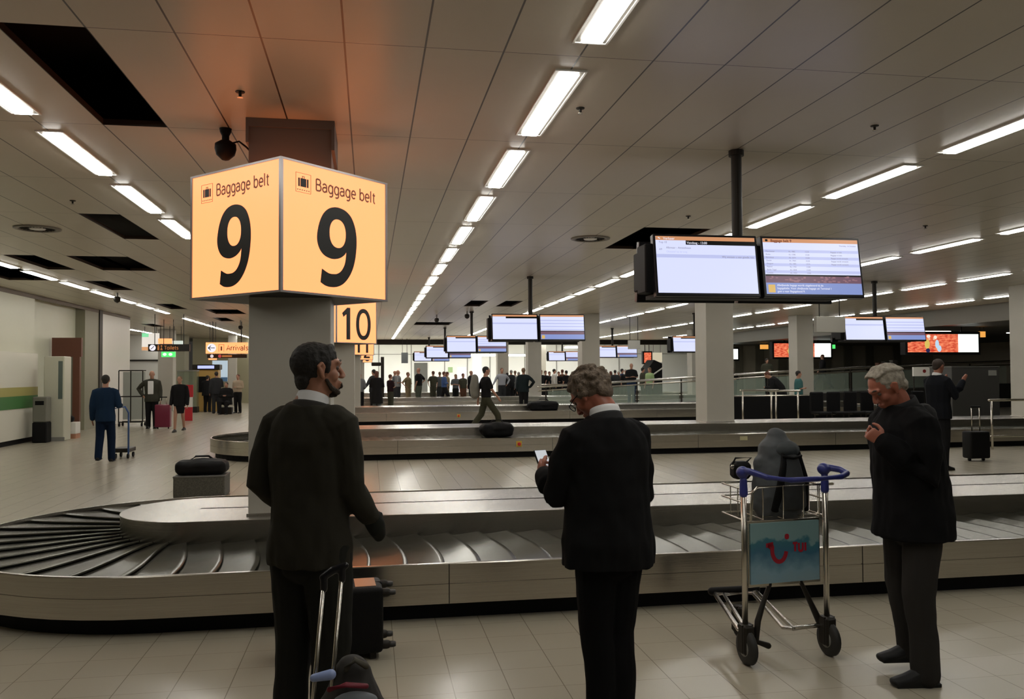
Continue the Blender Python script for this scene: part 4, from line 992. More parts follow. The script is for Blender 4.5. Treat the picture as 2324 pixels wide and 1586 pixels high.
def barrier(label, x0, x1, y, h=1.03, low=.30, base=0, posts=None, name='barrier_rail', lowrail=True):
    t = thing(name, label, 'barrier rail', ((x0 + x1) / 2, y, base)); L = (x1 - x0) / 2
    MB().tube([(-L, 0, h), (L, 0, h)], .026, 10).build('top_rail', m_chrome, t, True)
    if lowrail: MB().tube([(-L + .03, 0, low), (L, 0, low)], .02, 10).build('low_rail', m_chrome, t, True)
    for p in (posts or (-L + .06, L - .06)): MB().tube([(p, 0, 0), (p, 0, h)], .022, 10, False).build('post', m_chrome, t, True)
    return t
barrier('steel barrier rail at the right edge in front of the second carousel', pxx(2243, 15.6), pxx(2243, 15.6) + 2.4, 15.6, 1.02, .27)
barrier('low steel rail behind the second carousel, left one of two', pxx(1680, 20.6), pxx(1765, 20.6), 20.6, 1.15, .3, 0, None, 'barrier_rail', False)
barrier('low steel rail behind the second carousel, right one beside a shaded column', pxx(1745, 21.0), pxx(1815, 21.0), 21.0, 1.12, .3, 0, None, 'barrier_rail', False)
barrier('waist-high white rail among the crowd before the far wall', pxx(980, 46.9), pxx(1010, 46.9), 46.9, 1.1, .5)
barrier('long white queue rail in front of the standing crowd', pxx(1222, 44.2), pxx(1300, 44.2), 44.2, 1.0, .4)

# sloping ramp with glass balustrade
YR = 33.0
t = thing('ramp_balustrade', 'long sloping handrail with glass panels rising to the right behind the carousels', 'balustrade', (0, YR, 0))
key = [(1222, 878), (1560, 857), (1830, 840), (2080, 828), (2330, 818)]
kp = [ony(x, y, YR) for x, y in key]
def rz_at(x):
    for a, b_ in zip(kp, kp[1:]):
        if x <= b_.x: return a.z + (b_.z - a.z) * (x - a.x) / (b_.x - a.x)
    return kp[-1].z
MB().tube([(p.x, 0, p.z) for p in kp], .05, 10).build('handrail', m_steel2, t, True)
MB().tube([(p.x, 0, p.z - .16) for p in kp], .03, 10).build('lower_rail', m_chrome, t, True)
x = kp[0].x + .3; k = 0
while x < kp[-1].x - 2 and k < 14:
    z0, z1 = rz_at(x), rz_at(x + 1.9)
    MB().tube([(x, 0, max(0, z0 - 1.0)), (x, 0, z0)], .03, 8, False).build('post', m_dark, t)
    MB().prism([(x + .08, max(.02, z0 - .98)), (x + 1.8, max(.02, z1 - .98)), (x + 1.8, z1 - .2), (x + .08, z0 - .2)], -.006, .006).build('glass_panel', m_glass, t)
    x += 1.9; k += 1
def ramp_z(x): return max(0, rz_at(x) - 1.03)
g = MB(); P_ = [(p.x, max(.0, p.z - 1.04)) for p in kp]
g.prism([(kp[0].x + .1, -.0)] + [(a, b_ + .01) for a, b_ in P_] + [(kp[-1].x, 0.0)], .1, 3.4)
o = g.build('ramp_deck', mat('ramp_dark', (.035, .034, .03), .6)); o.location = (0, YR, 0); tag(o, 'dark sloping walkway deck behind the glass balustrade', 'ramp')
# dark low wall, cabinets and seats on the shaded right side
x0, x1 = pxx(1654, 23), pxx(1846, 23)
t = thing('low_partition', 'black low partition with a steel top edge right of the thick column', 'partition', ((x0 + x1) / 2, 23, 0))
MB().box((-(x1 - x0) / 2, 0, 0), ((x1 - x0) / 2, .12, .90)).build('panel', m_black, t)
MB().tube([(-(x1 - x0) / 2, .06, .92), ((x1 - x0) / 2, .06, .92)], .03, 8).build('top_edge', m_chrome, t, True)
x0, x1 = pxx(2160, 20), pxx(2268, 20)
t = thing('dark_cabinet', 'tall dark cabinet behind the suited man at the right edge', 'cabinet', ((x0 + x1) / 2, 20, 0))
MB().box((-(x1 - x0) / 2, 0, .0), ((x1 - x0) / 2, .9, 1.72), .01).build('body', mat('cabinet_charcoal', (.045, .044, .04), .4), t)
MB().box((-(x1 - x0) / 2 - .01, -.01, 1.72), ((x1 - x0) / 2 + .01, .91, 1.75)).build('top', mat('cabinet_top', (.10, .10, .09), .4), t)
MB().box(((x1 - x0) / 2 - .34, -.02, 1.50), ((x1 - x0) / 2 - .10, 0, 1.64)).build('nameplate', m_greyp, t)
seat0 = thing('waiting_seat', '', 'seat', (0, 0, 0), 0, 'row of black waiting seats')
MB().box((-.21, -.25, .42), (.21, .22, .50), .03).build('seat', m_black, seat0)
MB().box((-.21, .20, .45), (.21, .27, 1.05), .03).build('backrest', m_black, seat0)
for s in (-1, 1): MB().tube([(s * .18, 0, 0), (s * .18, 0, .43)], .02, 8, False).build('leg', m_dark, seat0)
for k in range(7):
    c = seat0 if k == 0 else copy_tree(seat0); c.location = (pxx(1862 + k * 38.5, 22), 22.0, 0)
    c['label'] = 'black waiting seat behind the second carousel, %s from the left of its row' % (['first'] + ORD[1:])[k]
t = thing('office_panel', 'white panel with a red round mark beside the suited man\'s head', 'panel', (pxx(2093, 26), 26, 0))
MB().box((-.33, 0, 1.45), (.33, .06, 1.76)).build('board', m_white, t); MB().lathe([(.001, 0), (.06, 0), (.06, .01), (.001, .01)], (.08, -.012, 1.62), 18, 'y').build('round_mark', mat('mark_red', (.2, .02, .02), .5), t)
for s in (-1, 1): MB().tube([(s * .3, .03, 0), (s * .3, .03, 1.46)], .02, 6, False).build('post', m_dark, t)

# ------------------------------------------------------------------ adverts and signs
m_adred = mat('advert_red', (.1, .02, .01), .4, emit=(.75, .10, .03), es=1.1); nt = m_adred.node_tree
n_ = nt.nodes.new('ShaderNodeTexNoise'); n_.inputs['Scale'].default_value = 6; n_.inputs['Detail'].default_value = 8
cr = nt.nodes.new('ShaderNodeValToRGB'); cr.color_ramp.elements[0].position = .35; cr.color_ramp.elements[0].color = (.50, .03, .015, 1); cr.color_ramp.elements[1].position = .7; cr.color_ramp.elements[1].color = (1, .30, .14, 1)
tc = nt.nodes.new('ShaderNodeTexCoord'); mp2 = nt.nodes.new('ShaderNodeMapping'); mp2.inputs['Scale'].default_value = (1, 1, 3); nt.links.new(tc.outputs['Object'], mp2.inputs[0]); nt.links.new(mp2.outputs[0], n_.inputs['Vector'])
nt.links.new(n_.outputs['Fac'], cr.inputs[0]); nt.links.new(cr.outputs[0], nt.nodes['Principled BSDF'].inputs['Emission Color'])
m_adw = mat('advert_white', (.5, .5, .5), .4, emit=(.92, 1.0, .90), es=1.5)
def em(name, c, es=1): return mat(name, tuple(v * .2 for v in c), .4, emit=c, es=es)
def lightbox(label, px0, px1, py0, py1, Y, split=.71, figures=True, hang=True, mats=None):
    a, b_ = ony(px0, py0, Y), ony(px1, py1, Y); W2, H2 = (b_.x - a.x) / 2, (a.z - b_.z) / 2
    t = thing('advert_lightbox', label, 'advertising box', ((a.x + b_.x) / 2, Y, (a.z + b_.z) / 2))
    MB().box((-W2 - .09, .012, -H2 - .09), (W2 + .09, .3, H2 + .09), .01).build('housing', m_black, t)
    xs = -W2 + 2 * W2 * split
    if split > 0: MB().box((-W2, 0, -H2), (xs, .012, H2)).build('picture_panel', m_adred, t)
    if split < 1: MB().box((xs, 0, -H2), (W2, .012, H2)).build('white_panel', m_adw, t)
    if figures:
        def f(u, z): return (-W2 + 2 * W2 * u, -.004, -H2 + 2 * H2 * z)
        for nm, c, els in (('figure_hair', (1, .9, .75), ((.29, .88, .045, .09), (.385, .82, .04, .10))), ('figure_shirt', (.75, .55, .12), ((.27, .45, .06, .26),)),
                           ('figure_dress', (.55, .75, .95), ((.41, .45, .045, .24), (.44, .2, .05, .18))), ('figure_face', (.95, .55, .35), ((.30, .74, .022, .08), (.365, .74, .02, .08))), ('figure_trousers', (.02, .02, .08), ((.28, .1, .05, .12),))):
            for k, (u, z, ru, rz_) in enumerate(els):
                MB().ell(f(u, z), (2 * W2 * ru * .6, .004, 2 * H2 * rz_), None, 16, 10).build(nm, em('advert_' + nm, c, .9), t, True)
    if hang:
        g = MB()
        for s in (-1, 1): g.tube([(s * W2 * .6, .15, H2 + .08), (s * W2 * .6, .15, (hang if hang != True else 3.15) - t.location.z)], .025, 8, False); g.build('hanger', m_dark, t); g = MB()
        g.bm.free()
    return t
lightbox('long advertising light box at the far right, two figures on red and a white end', 2060, 2221, 758, 799, 26)
lightbox('farther red and white advertising light box seen either side of the shaded column', 1757, 1886, 779, 810, 38)
lightbox('plain white light box right of the thick plain column', 1640, 1675, 792, 815, 44, 0, False)
lightbox('red advert light box standing under the row of screens by the escalator', 1462, 1478, 800, 823, 53, 1, False, 4.25)
def hang_sign(label, px0, px1, py0, py1, Y, m, name='hanging_sign', top=ZC):
    a, b_ = ony(px0, py0, Y), ony(px1, py1, Y); W2, H2 = (b_.x - a.x) / 2, (a.z - b_.z) / 2
    t = thing(name, label, 'sign', ((a.x + b_.x) / 2, Y, (a.z + b_.z) / 2))
    bd = MB().box((-W2, 0, -H2), (W2, .12, H2), .004).build('board', m, t)
    g = MB()
    for s in (-1, 1): g.tube([(s * W2 * .7, .06, H2), (s * W2 * .7, .06, top - .002 - t.location.z)], .012, 6, False); g.build('hanger', m_dark, t); g = MB()
    g.bm.free()
    return t, bd, W2, H2
m_wc = em('sign_white_disc', (.85, .82, .9), 1)
t, bd, W2, H2 = hang_sign('amber illuminated Arrivals sign with white arrow disc left of the near column', 467, 562, 777, 802, 34, m_sign)
MB().lathe([(.001, 0), (H2 * .78, 0), (H2 * .78, .004), (.001, .004)], (-W2 + H2 * 1.0, -.005, 0), 28, 'y').build('arrow_disc', m_wc, bd)
g = MB().box((-.12, -.008, -.012), (.12, -.005, .012)); g.prism([(-.14, 0), (-.04, .09), (-.01, .09), (-.09, 0), (-.01, -.09), (-.04, -.09)], -.009, -.006)
g.build('arrow', m_ink, bd, loc=(-W2 + H2, 0, 0))
g = MB().box((-.10, -.004, -.14), (-.085, -.001, .14)).box((.085, -.004, -.14), (.10, -.001, .14)).box((-.10, -.004, .125), (.10, -.001, .14)).box((-.03, -.004, -.10), (.03, -.001, .06)); g.build('exit_pictogram', m_brown, bd, loc=(-W2 + H2 * 2.7, -.001, 0))
lettering('lettering', 'Arrivals', .135, m_brown, bd, (-W2 + H2 * 3.6, -.004, -.09), (PI / 2, 0, 0), .22, .10)
t, bd, W2, H2 = hang_sign('dark sign with white disc under the amber Arrivals sign', 470, 560, 804, 812, 34.25, m_dark)
for k, (u, c) in enumerate(((.12, (.8, .75, .8)), (.32, (.5, .06, .06)))): MB().lathe([(.001, 0), (H2 * .9, 0), (H2 * .9, .004), (.001, .004)], (-W2 + 2 * W2 * u, -.005, 0), 20, 'y').build('disc', em('disc_%d' % k, c, .8), bd)
MB().box((-W2 * .25, -.004, -H2 * .5), (W2 * .25, -.001, H2 * .5)).build('amber_text_patch', em('dim_amber', (.45, .16, .04), .8), bd)
t, bd, W2, H2 = hang_sign('small amber plate below the dark sign near the Arrivals sign', 473, 491, 813, 816.5, 34.5, m_sign)
t, bd, W2, H2 = hang_sign('dark hanging Toilets sign with white disc over the left hall', 336, 430, 781, 797, 30, m_dark)
MB().lathe([(.001, 0), (H2 * .85, 0), (H2 * .85, .004), (.001, .004)], (-W2 + H2 * 1.2, -.005, 0), 24, 'y').build('arrow_disc', m_wc, bd)
g = MB().tube([(-.05, 0, -.05), (.05, 0, .05)], .010, 6, False); g.build('arrow', m_ink, bd, loc=(-W2 + H2 * 1.2, -.012, 0))
amb = em('dim_amber', (.45, .16, .04), .8)
lettering('lettering', 'Toilets', .085, amb, bd, (-W2 + .52, -.004, -.06), (PI / 2, 0, 0), .22, .10)
g = MB().ell((0, 0, .06), (.028, .003, .028)).box((-.03, -.003, -.08), (.03, .001, .03)).ell((.10, 0, .06), (.028, .003, .028)).prism([(.06, -.08), (.14, -.08), (.10, .03)], -.003, .001); g.build('people_pictogram', amb, bd, loc=(-W2 + .33, -.004, 0))
t, bd, W2, H2 = hang_sign('green illuminated exit sign under the Toilets sign', 366, 397, 798, 810, 33, em('exit_green', (.10, .85, .18), 1.1))
for u in (-.5, .35): MB().ell((W2 * u, -.004, .0), (W2 * .28, .004, H2 * .55), None, 16, 8).build('white_symbol', em('exit_white', (.8, 1, .8), 1.2), bd)
t, bd, W2, H2 = hang_sign('bright pictorial lit board behind the Toilets sign', 322, 360, 756, 795, 38, em('poster_pale', (.75, .70, .62), 1))
MB().box((-W2, -.004, H2 * .55), (-W2 * .2, -.001, H2)).build('green_patch', em('poster_green', (.25, .8, .4), .9), bd); MB().box((-W2, -.004, -H2), (0, -.001, -H2 * .6)).build('orange_patch', em('poster_orange', (.7, .35, .15), .9), bd)
hang_sign('small amber lit sign above the Toilets sign', 359, 389, 768, 780, 37.5, m_sign)
hang_sign('small white lit sign right of the amber one over the Toilets sign', 391, 414, 773, 782, 37.6, em('pale_sign', (.6, .66, .58), 1))
hang_sign('small orange lit sign left of the farther red advertising box', 1727, 1744, 782, 792, 42, em('orange_small', (.9, .40, .08), 1), top=3.15)
hang_sign('small orange lit sign at the upper right corner of the long advertising box', 2225, 2237, 752, 765, 26.2, em('orange_small', (.9, .40, .08), 1), top=3.15)
hang_sign('tiny green exit lamp right of the white end of the farther advertising box', 1888, 1896, 782, 791, 38.2, em('exit_green', (.10, .85, .18), 1.1), top=3.15)
hang_sign('grey white hanging box in front of the right hand screens', 1853, 1919, 718, 754, 16.2, mat('hanging_box_grey', (.40, .39, .35), .5), 'hanging_box')
hang_sign('grey white hanging box beside far screens right of a column', 1427, 1453, 772, 792, 30, mat('hanging_box_grey', (.40, .39, .35), .5), 'hanging_box')
hang_sign('small hanging grey monitor near the left end of the bright far wall', 911, 926, 800, 824, 50, mat('hanging_monitor_grey', (.16, .19, .20), .4), 'hanging_monitor')
hang_sign('pale colourful advert under the farthest screens right of a column', 1480, 1503, 800, 822, 53.2, em('advert_pale', (.70, .62, .45), .8), 'hanging_sign', 4.252)
# far wall furniture
def wall_item(name, label, cat, px0, px1, z0, z1, m, part='panel', Y=65.999, d=.1):
    x0, x1 = pxx(px0, Y), pxx(px1, Y); t = thing(name, label, cat, ((x0 + x1) / 2, Y, z0))
    MB().box((-(x1 - x0) / 2, -d, 0), ((x1 - x0) / 2, 0, z1 - z0)).build(part, m, t); return t
tag(wall_item('door', 'dark open doorway in the bright far wall behind the bald man in black', 'door', 940, 970, 0, 2.45, mat('doorway_dark', (.10, .10, .09), .6), 'opening'))
wall_item('door', 'white lit doorway with red edge in the far wall', 'door', 1038, 1058, 0, 2.1, em('door_white', (.95, .9, .95), .9), 'leaf')
wall_item('notice_board', 'small green notice on the far wall', 'notice', 1017, 1027, 1.7, 2.1, mat('notice_green', (.35, .5, .25), .6), 'sheet')
wall_item('lit_panel', 'tall bright white panel in the far wall behind the backpack wearer', 'panel', 1073, 1092, 0, 3.1, em('panel_white', (1, 1, 1), 1.1), 'sheet')
t = thing('wall_post', 'dark post with a bracket left of the bright far wall', 'post', (pxx(868, 46.9), 46.9, 0)); MB().box((-.09, -.08, 0), (.09, .08, 2.55)).build('post', m_dark, t); MB().box((-.6, -.06, 2.05), (-.09, .06, 2.25), .03).build('bracket', m_dark, t)
x0, x1 = pxx(1470, 44), pxx(1503, 44)
t = thing('escalator_side', 'dark sloping escalator side with a pale handrail behind the crowd', 'escalator', (x0, 44, 0)); L = x1 - x0
MB().prism([(0, 0), (L, 0), (L, 2.1), (L * .45, 2.3), (L * .1, 1.9), (0, 1.3)], 0, 1.2).build('side_panel', m_black, t); MB().tube([(0, -.05, 1.3), (L, -.05, 1.85)], .04, 8).build('handrail', m_lframe, t, True)

# ------------------------------------------------------------------ left hall furniture
t = thing('service_counter', 'cream wall counter with yellow and green stripes at the left edge', 'counter', (XL, 19.6, 0))
MB().box((.005, -3.4, .12), (.16, 3.4, 2.2), .006).build('body', mat('counter_cream', (.66, .65, .56), .4), t)
MB().box((.16, -3.4, 1.15), (.166, 3.4, 1.36)).build('yellow_stripe', mat('stripe_yellow', (.36, .33, .10), .5), t)
MB().box((.16, -3.4, .85), (.168, 3.4, 1.15)).build('green_stripe', mat('stripe_green', (.05, .17, .045), .5), t)
MB().box((.005, -3.3, 0), (.12, 3.3, .12)).build('toe_kick', m_black, t)
t = thing('litter_bin', 'tall grey litter bin with black lower half by the left wall', 'bin', (pxx(96, 22.3), 22.3, 0))
MB().box((-.16, -.16, .5), (.16, .16, 1.12), .02).build('upper_body', mat('bin_grey', (.16, .16, .13), .5), t); MB().box((-.165, -.165, 0), (.165, .165, .5), .02).build('lower_body', m_black, t); MB().box((-.10, -.165, .92), (.10, -.158, 1.02)).build('slot', m_black, t)
t = thing('ticket_machine', 'tall pale machine cabinet beside the litter bin', 'machine', (pxx(131, 22.9), 22.9, 0))
MB().box((-.24, -.25, 0), (.24, .25, 2.12), .02).build('cabinet', mat('machine_cream', (.52, .52, .42), .4), t); MB().box((.10, -.256, 1.05), (.20, -.25, 2.0)).build('side_window', mat('machine_window', (.10, .13, .12), .2), t); MB().box((-.26, -.27, 0), (.26, -.25, .10)).build('plinth', m_greyp, t)
t = thing('door_frame', 'reddish brown framed opening behind the pale machine', 'door frame', (pxx(152, 25.0), 24.95, 0))
fb = mat('frame_red_brown', (.13, .045, .025), .5)
MB().box((-.38, 0, 2.15), (.38, .12, 2.68)).build('lintel', fb, t); MB().box((.16, 0, 0), (.34, .12, 2.15)).build('post', fb, t); MB().box((-.3, .05, 0), (.16, .1, 2.15)).build('glass', mat('frame_glass', (.20, .23, .20), .15), t)
t = thing('carton', 'small white and orange carton on the floor by the left wall', 'box', (pxx(156, 23.6), 23.6, 0))
MB().box((-.24, -.18, 0), (.24, .18, .12)).build('lower_band', mat('carton_orange', (.42, .20, .12), .6), t); MB().box((-.24, -.18, .12), (.24, .18, .42), .01).build('carton_body', m_white, t)
t = soft_bag('black_bag', 'black bag on top of the white and orange carton', (pxx(156, 23.6), 23.6, .427), (.34, .22, .18), m_black, 0, 'bag', False)
t = thing('cage_trolley', 'wheeled wire cage rack behind the man in the blue suit', 'cage trolley', (pxx(297, 28.5), 28.5, 0))
g = MB()
for s in (-1, 0, 1):
    g.tube([(s * .36, 0, .12), (s * .36, 0, 1.78)], .018, 8, False)
for z in (.14, .95, 1.78): g.tube([(-.36, 0, z), (.36, 0, z)], .018, 8, False); g.tube([(-.36, .4, z), (.36, .4, z)], .015, 8, False)
g.build('frame', m_dark, t)
MB().box((-.34, .39, .2), (.34, .41, 1.74)).build('back_sheet', mat('cage_sheet', (.42, .44, .40), .4), t)
for s in (-1, 1):
    for y in (0, .4): MB().lathe([(.01, -.02), (.06, -.02), (.06, .02), (.01, .02)], (s * .34, y, .06), 16, 'x').build('wheel', m_black, t)
t = thing('small_trolley', 'small dark blue hand trolley pushed by the man in the blue suit', 'trolley', (pxx(278, 17.6), 17.6, 0))
MB().tube([(-.16, 0, .1), (-.16, .0, .98), (.05, .0, 1.02), (.12, 0, .9), (.12, 0, .1)], .018, 8).build('frame', mat('trolley_blue', (.03, .08, .22), .4), t, True)
MB().box((-.17, .02, .12), (.13, .5, .2), .01).build('platform', m_dark, t)
for s in (-.13, .1):
    for y in (.05, .42): MB().lathe([(.01, -.015), (.05, -.015), (.05, .015), (.01, .015)], (s, y, .05), 14, 'x').build('wheel', m_black, t)
t = thing('cash_machine', 'yellow cash machine with black screen and glowing blue header', 'cash machine', (pxx(468, 39), 39, 0))
MB().box((-.52, 0, 0), (.52, .6, 1.85), .02).build('body', mat('atm_yellow', (.50, .32, .09), .5), t)
MB().box((-.36, -.01, .85), (.16, 0, 1.55)).build('screen_panel', m_black, t)
hd = MB().box((-.58, -.08, 1.85), (.58, .62, 2.08), .02).build('header', m_dark, t); MB().box((-.35, -.086, 1.90), (.35, -.08, 2.03)).build('glowing_sign', em('atm_glow', (.45, .50, 1.0), 1.2), hd)
t = thing('glass_case', 'greenish glass display case left of the cash machine', 'display case', (pxx(424, 38), 38, 0))
MB().box((-.42, 0, .0), (.42, .5, .25)).build('base', m_dark, t); MB().box((-.40, .02, .25), (.40, .48, 1.78)).build('glass_body', mat('case_glass', (.22, .26, .18), .15, 0, alpha=.6), t); MB().box((-.42, 0, 1.78), (.42, .5, 1.83)).build('top', m_greyp, t)
t = thing('poster_stand', 'bright red and white poster stand behind the woman in black', 'poster stand', (pxx(429, 31), 31, 0))
MB().box((-.16, 0, .85), (.14, .04, 1.28)).build('upper_poster', mat('poster_red', (.50, .02, .03), .5), t); MB().box((-.14, 0, .5), (.12, .04, .85)).build('white_sheet', m_white, t); MB().box((-.16, 0, .02), (.12, .04, .5)).build('lower_poster', mat('poster_red', (.50, .02, .03), .5), t)
t = thing('poster', 'blue and white poster board right of the cash machine', 'poster', (pxx(499, 42), 42, 0))
MB().box((-.35, 0, 1.3), (.35, .05, 2.3)).build('sheet', em('poster_bw', (.45, .55, .62), .9), t); MB().box((-.35, -.005, 1.3), (.35, 0, 1.5)).build('blue_band', mat('poster_blue', (.08, .2, .4), .5), t); MB().tube([(0, .05, 0), (0, .05, 1.3)], .04, 8, False).build('post', m_dark, t)
column(pxx(379, 40.5), 40.5, 'olive grey column in the left hall behind the Toilets sign', 0, 3.69, .32)
column(pxx(528, 46), 46, 'pale slim column in the left hall right of the blue poster', 0, 3.69, .2)
soft_bag('holdall', 'black holdall on the third carousel belt right of the suited man', (pxx(1232, 27.72), 27.72, .372), (1.0, .45, .33), m_black)

# ------------------------------------------------------------------ everyone farther away
K = (.012, .012, .013); NV = (.016, .03, .07); GR = (.10, .11, .12); LG = (.34, .36, .40); OL = (.05, .05, .035); KH = (.25, .20, .12); WH = (.55, .53, .50); BR = (.10, .05, .03); DG = (.03, .032, .035)
dk, bd_, gy, rd = (.015, .012, .01), (.15, .09, .05), (.30, .28, .26), (.10, .035, .02)
i = person('man in a navy blue suit walking away in the left hall', (pxx(240, 17.05), 17.05, 0), -4, 1.67, ('down', 'push'), top=((.010, .025, .055), 'jacket'), legs=((.006, .014, .034), 'trousers'), hair=(dk, 'short'), step=.35, voxel=.014, fat=.9)
person('bald man in open grey jacket holding a burgundy suitcase', (pxx(345, 27.3), 27.3, 0), 176, 1.79, ('down', 'hip'), top=((.045, .045, .035), 'jacket'), legs=(K, 'trousers'), hair=(dk, 'bald'), voxel=.016)
t = bpy.data.objects['person.004']; MB().box((-.07, .155, 1.05), (.09, .175, 1.45), .01).build('shirt_front', m_shirt, t)
person('woman in a black dress with bare legs walking towards the camera', (pxx(408, 25.4), 25.4, 0), 184, 1.62, ('down', 'down'), top=(K, 'jacket'), legs=(K, 'skirt'), hair=(bd_, 'short'), step=.5, fat=.85, voxel=.015)
person('dark dressed person using the cash machine, left of two', (pxx(471, 38.3), 38.3, 0), 10, 1.62, ('fold', 'fold'), top=(K, 'coat'), legs=(K, 'trousers'), hair=(dk, 'short'))
person('man in dark jacket standing right of the cash machine user', (pxx(491, 37.0), 37.0, 0), -20, 1.78, ('down', 'fold'), top=(DG, 'jacket'), legs=(DG, 'trousers'), hair=(dk, 'short'))
person('person in black sitting low beside luggage near the cash machine', (pxx(514, 36.2), 36.2, -.36), 190, 1.7, ('fold', 'fold'), top=(K, 'coat'), legs=(K, 'trousers'), hair=(dk, 'short'), sit=True)
t = thing('low_stool', 'low dark stool under the sitting person near the cash machine', 'stool', (pxx(514, 36.3), 36.3, 0)); MB().box((-.25, -.2, 0), (.25, .2, .29), .02).build('seat_block', m_dark, t)
person('woman in beige blouse and dark trousers standing in the far left hall', (pxx(540, 37.0), 37.0, 0), 200, 1.66, ('fold', 'down'), top=((.40, .33, .24), 'shirt'), legs=(K, 'trousers'), hair=(rd, 'short'))
# between the carousels
i = person('slim walking man in black top and olive trousers with a grey backpack', (pxx(1103, 22.6), 22.6, 0), 78, 1.84, ('swing', 'swingf'), top=(K, 'tee'), legs=((.045, .045, .028), 'trousers'), hair=(dk, 'short'), step=1.35, fat=.9, voxel=.014, turn=10)
t = thing('backpack', 'large grey backpack on the back of the walking man', 'backpack', (pxx(1079, 22.6), 22.6, 1.02), -math.radians(78))
g = MB().tube([(0, -.02, .03), (0, -.03, .25), (0, -.02, .50)], [(.16, .11), (.17, .13), (.13, .09)], 14); pm('body', fuse(g, .016, 3, .01), mat('pack_stone', (.16, .155, .13), .8), t)
MB().tube([(-.1, .10, .1), (-.11, .14, .3), (-.1, .05, .47)], .02, 6).build('strap', mat('strap_grey', (.10, .10, .09), .8), t, True)
person('man in dark suit seen from behind between the third and fourth carousels', (pxx(1188, 33.8), 33.8, 0), 12, 1.86, ('down', 'hip'), top=((.012, .018, .02), 'jacket'), legs=(K, 'trousers'), hair=(bd_, 'short'))
person('man in pale blue shirt with arms held out beyond the fourth carousel', (pxx(1139, 41.5), 41.5, 0), 170, 1.90, ('hip', 'out'), top=(LG, 'shirt'), legs=(DG, 'trousers'), hair=(rd, 'short'))
person('woman in a long black coat with reddish hair by the amber column signs', (pxx(855, 33.6), 33.6, 0), 10, 1.76, ('fold', 'fold'), top=(K, 'longcoat'), legs=((.10, .12, .13), 'trousers'), hair=(rd, 'long'))
person('person in grey shirt partly hidden by the column left of the black coat', (pxx(816, 33.8), 33.8, 0), 30, 1.72, ('down', 'fold'), top=((.16, .17, .18), 'shirt'), legs=(K, 'trousers'), hair=(gy, 'short'))
person('dark jacketed man reaching out an arm behind the woman in the black coat', (pxx(848, 36.2), 36.2, 0), -50, 1.84, ('out', 'out'), top=(DG, 'jacket'), legs=(K, 'trousers'), hair=(dk, 'short'))
person('woman in black top with a bag beside the grey shirted man', (pxx(886, 36.0), 36.0, 0), 60, 1.62, ('fold', 'fold'), top=((.02, .010, .012), 'tee'), legs=(OL, 'trousers'), hair=(rd, 'short'))
person('bald man in light grey shirt with folded arms beyond the fourth carousel', (pxx(903, 42), 42, 0), 100, 1.82, ('fold', 'fold'), top=((.24, .26, .27), 'tee'), legs=(DG, 'trousers'), hair=(gy, 'bald'), fat=1.1)
person('bald man just behind the grey shirted man', (pxx(896, 45), 45, 0), 100, 1.80, ('fold', 'fold'), top=(GR, 'tee'), legs=(DG, 'trousers'), hair=(gy, 'bald'))
person('woman in khaki top and trousers beside the grey shirted man', (pxx(926, 42), 42, 0), 120, 1.72, ('fold', 'hip'), top=((.20, .17, .10), 'tee'), legs=(KH, 'trousers'), hair=(bd_, 'short'), fat=1.05)
person('bald man in black shirt with hand on hip before the dark doorway', (pxx(950, 41.5), 41.5, 0), -60, 1.93, ('down', 'hip'), top=(K, 'tee'), legs=((.08, .09, .07), 'trousers'), hair=(gy, 'bald'), fat=1.1)
person('man in bright blue shirt striding, dark trousers, beyond the fourth carousel', (pxx(1008, 42), 42, 0), 90, 1.74, ('down', 'fold'), top=((.06, .11, .26), 'shirt'), legs=(K, 'trousers'), hair=(rd, 'short'), step=1.0)
person('long haired woman carrying a basket like bag right of the blue shirted man', (pxx(1034, 43.2), 43.2, 0), 200, 1.60, ('fold', 'fold'), top=(GR, 'tee'), legs=(K, 'trousers'), hair=(bd_, 'long'))
person('man in olive brown shirt standing left of a dark bald man', (pxx(1051, 41.8), 41.8, 0), 150, 1.64, ('down', 'down'), top=(OL, 'tee'), legs=(BR, 'trousers'), hair=(rd, 'short'), fat=1.15)
person('bald man in black jacket at the right end of the central group', (pxx(1069, 43.4), 43.4, 0), 120, 1.78, ('fold', 'raise'), top=(K, 'jacket'), legs=(DG, 'trousers'), hair=(gy, 'bald'), fat=1.1)
# queue in front of the far wall
hc = [dk, rd, bd_, gy]; rr = random.Random(11)
def crowd(xs, Y, desc, group, tops, h0=1.68):
    for k, x in enumerate(xs):
        tc = tops[k % len(tops)]; nmk = {K: 'black', DG: 'charcoal', GR: 'mid grey', WH: 'cream', BR: 'brown', OL: 'olive', LG: 'pale blue grey', NV: 'navy', KH: 'khaki'}.get(tc, 'coloured')
        Yk = Y + rr.uniform(-.08, .08) + (k % 3) * .55 - .5
        person('person in %s top, %s from left %s' % (nmk, (['first'] + ORD[1:])[k], desc), (pxx(x, Yk), Yk, 0), rr.choice((160, 185, 200, 20, -30, 100)), h0 + rr.uniform(-.07, .12), rr.choice((('down', 'down'), ('fold', 'fold'), ('down', 'fold'), ('hip', 'down'))),
               top=(tc, rr.choice(('shirt', 'tee', 'jacket'))), legs=(rr.choice((K, DG, OL)), 'trousers'), hair=(rr.choice(hc), rr.choice(('short', 'short', 'long'))), group=group, voxel=.03)
crowd((983, 998, 1015), 44.5, 'of the small trio before the far wall', 'trio before the far wall', (OL, GR, KH))
crowd((1151, 1160, 1169, 1177, 1206), 45.2, 'of the group behind the suited man', 'group behind the suited man', (K, DG, WH, GR, KH), 1.72)
crowd((1228, 1238, 1247, 1258, 1268, 1276, 1285), 45.4, 'of the queue behind the white rail', 'queue behind the white rail', (K, K, DG, WH, K, BR, K), 1.78)
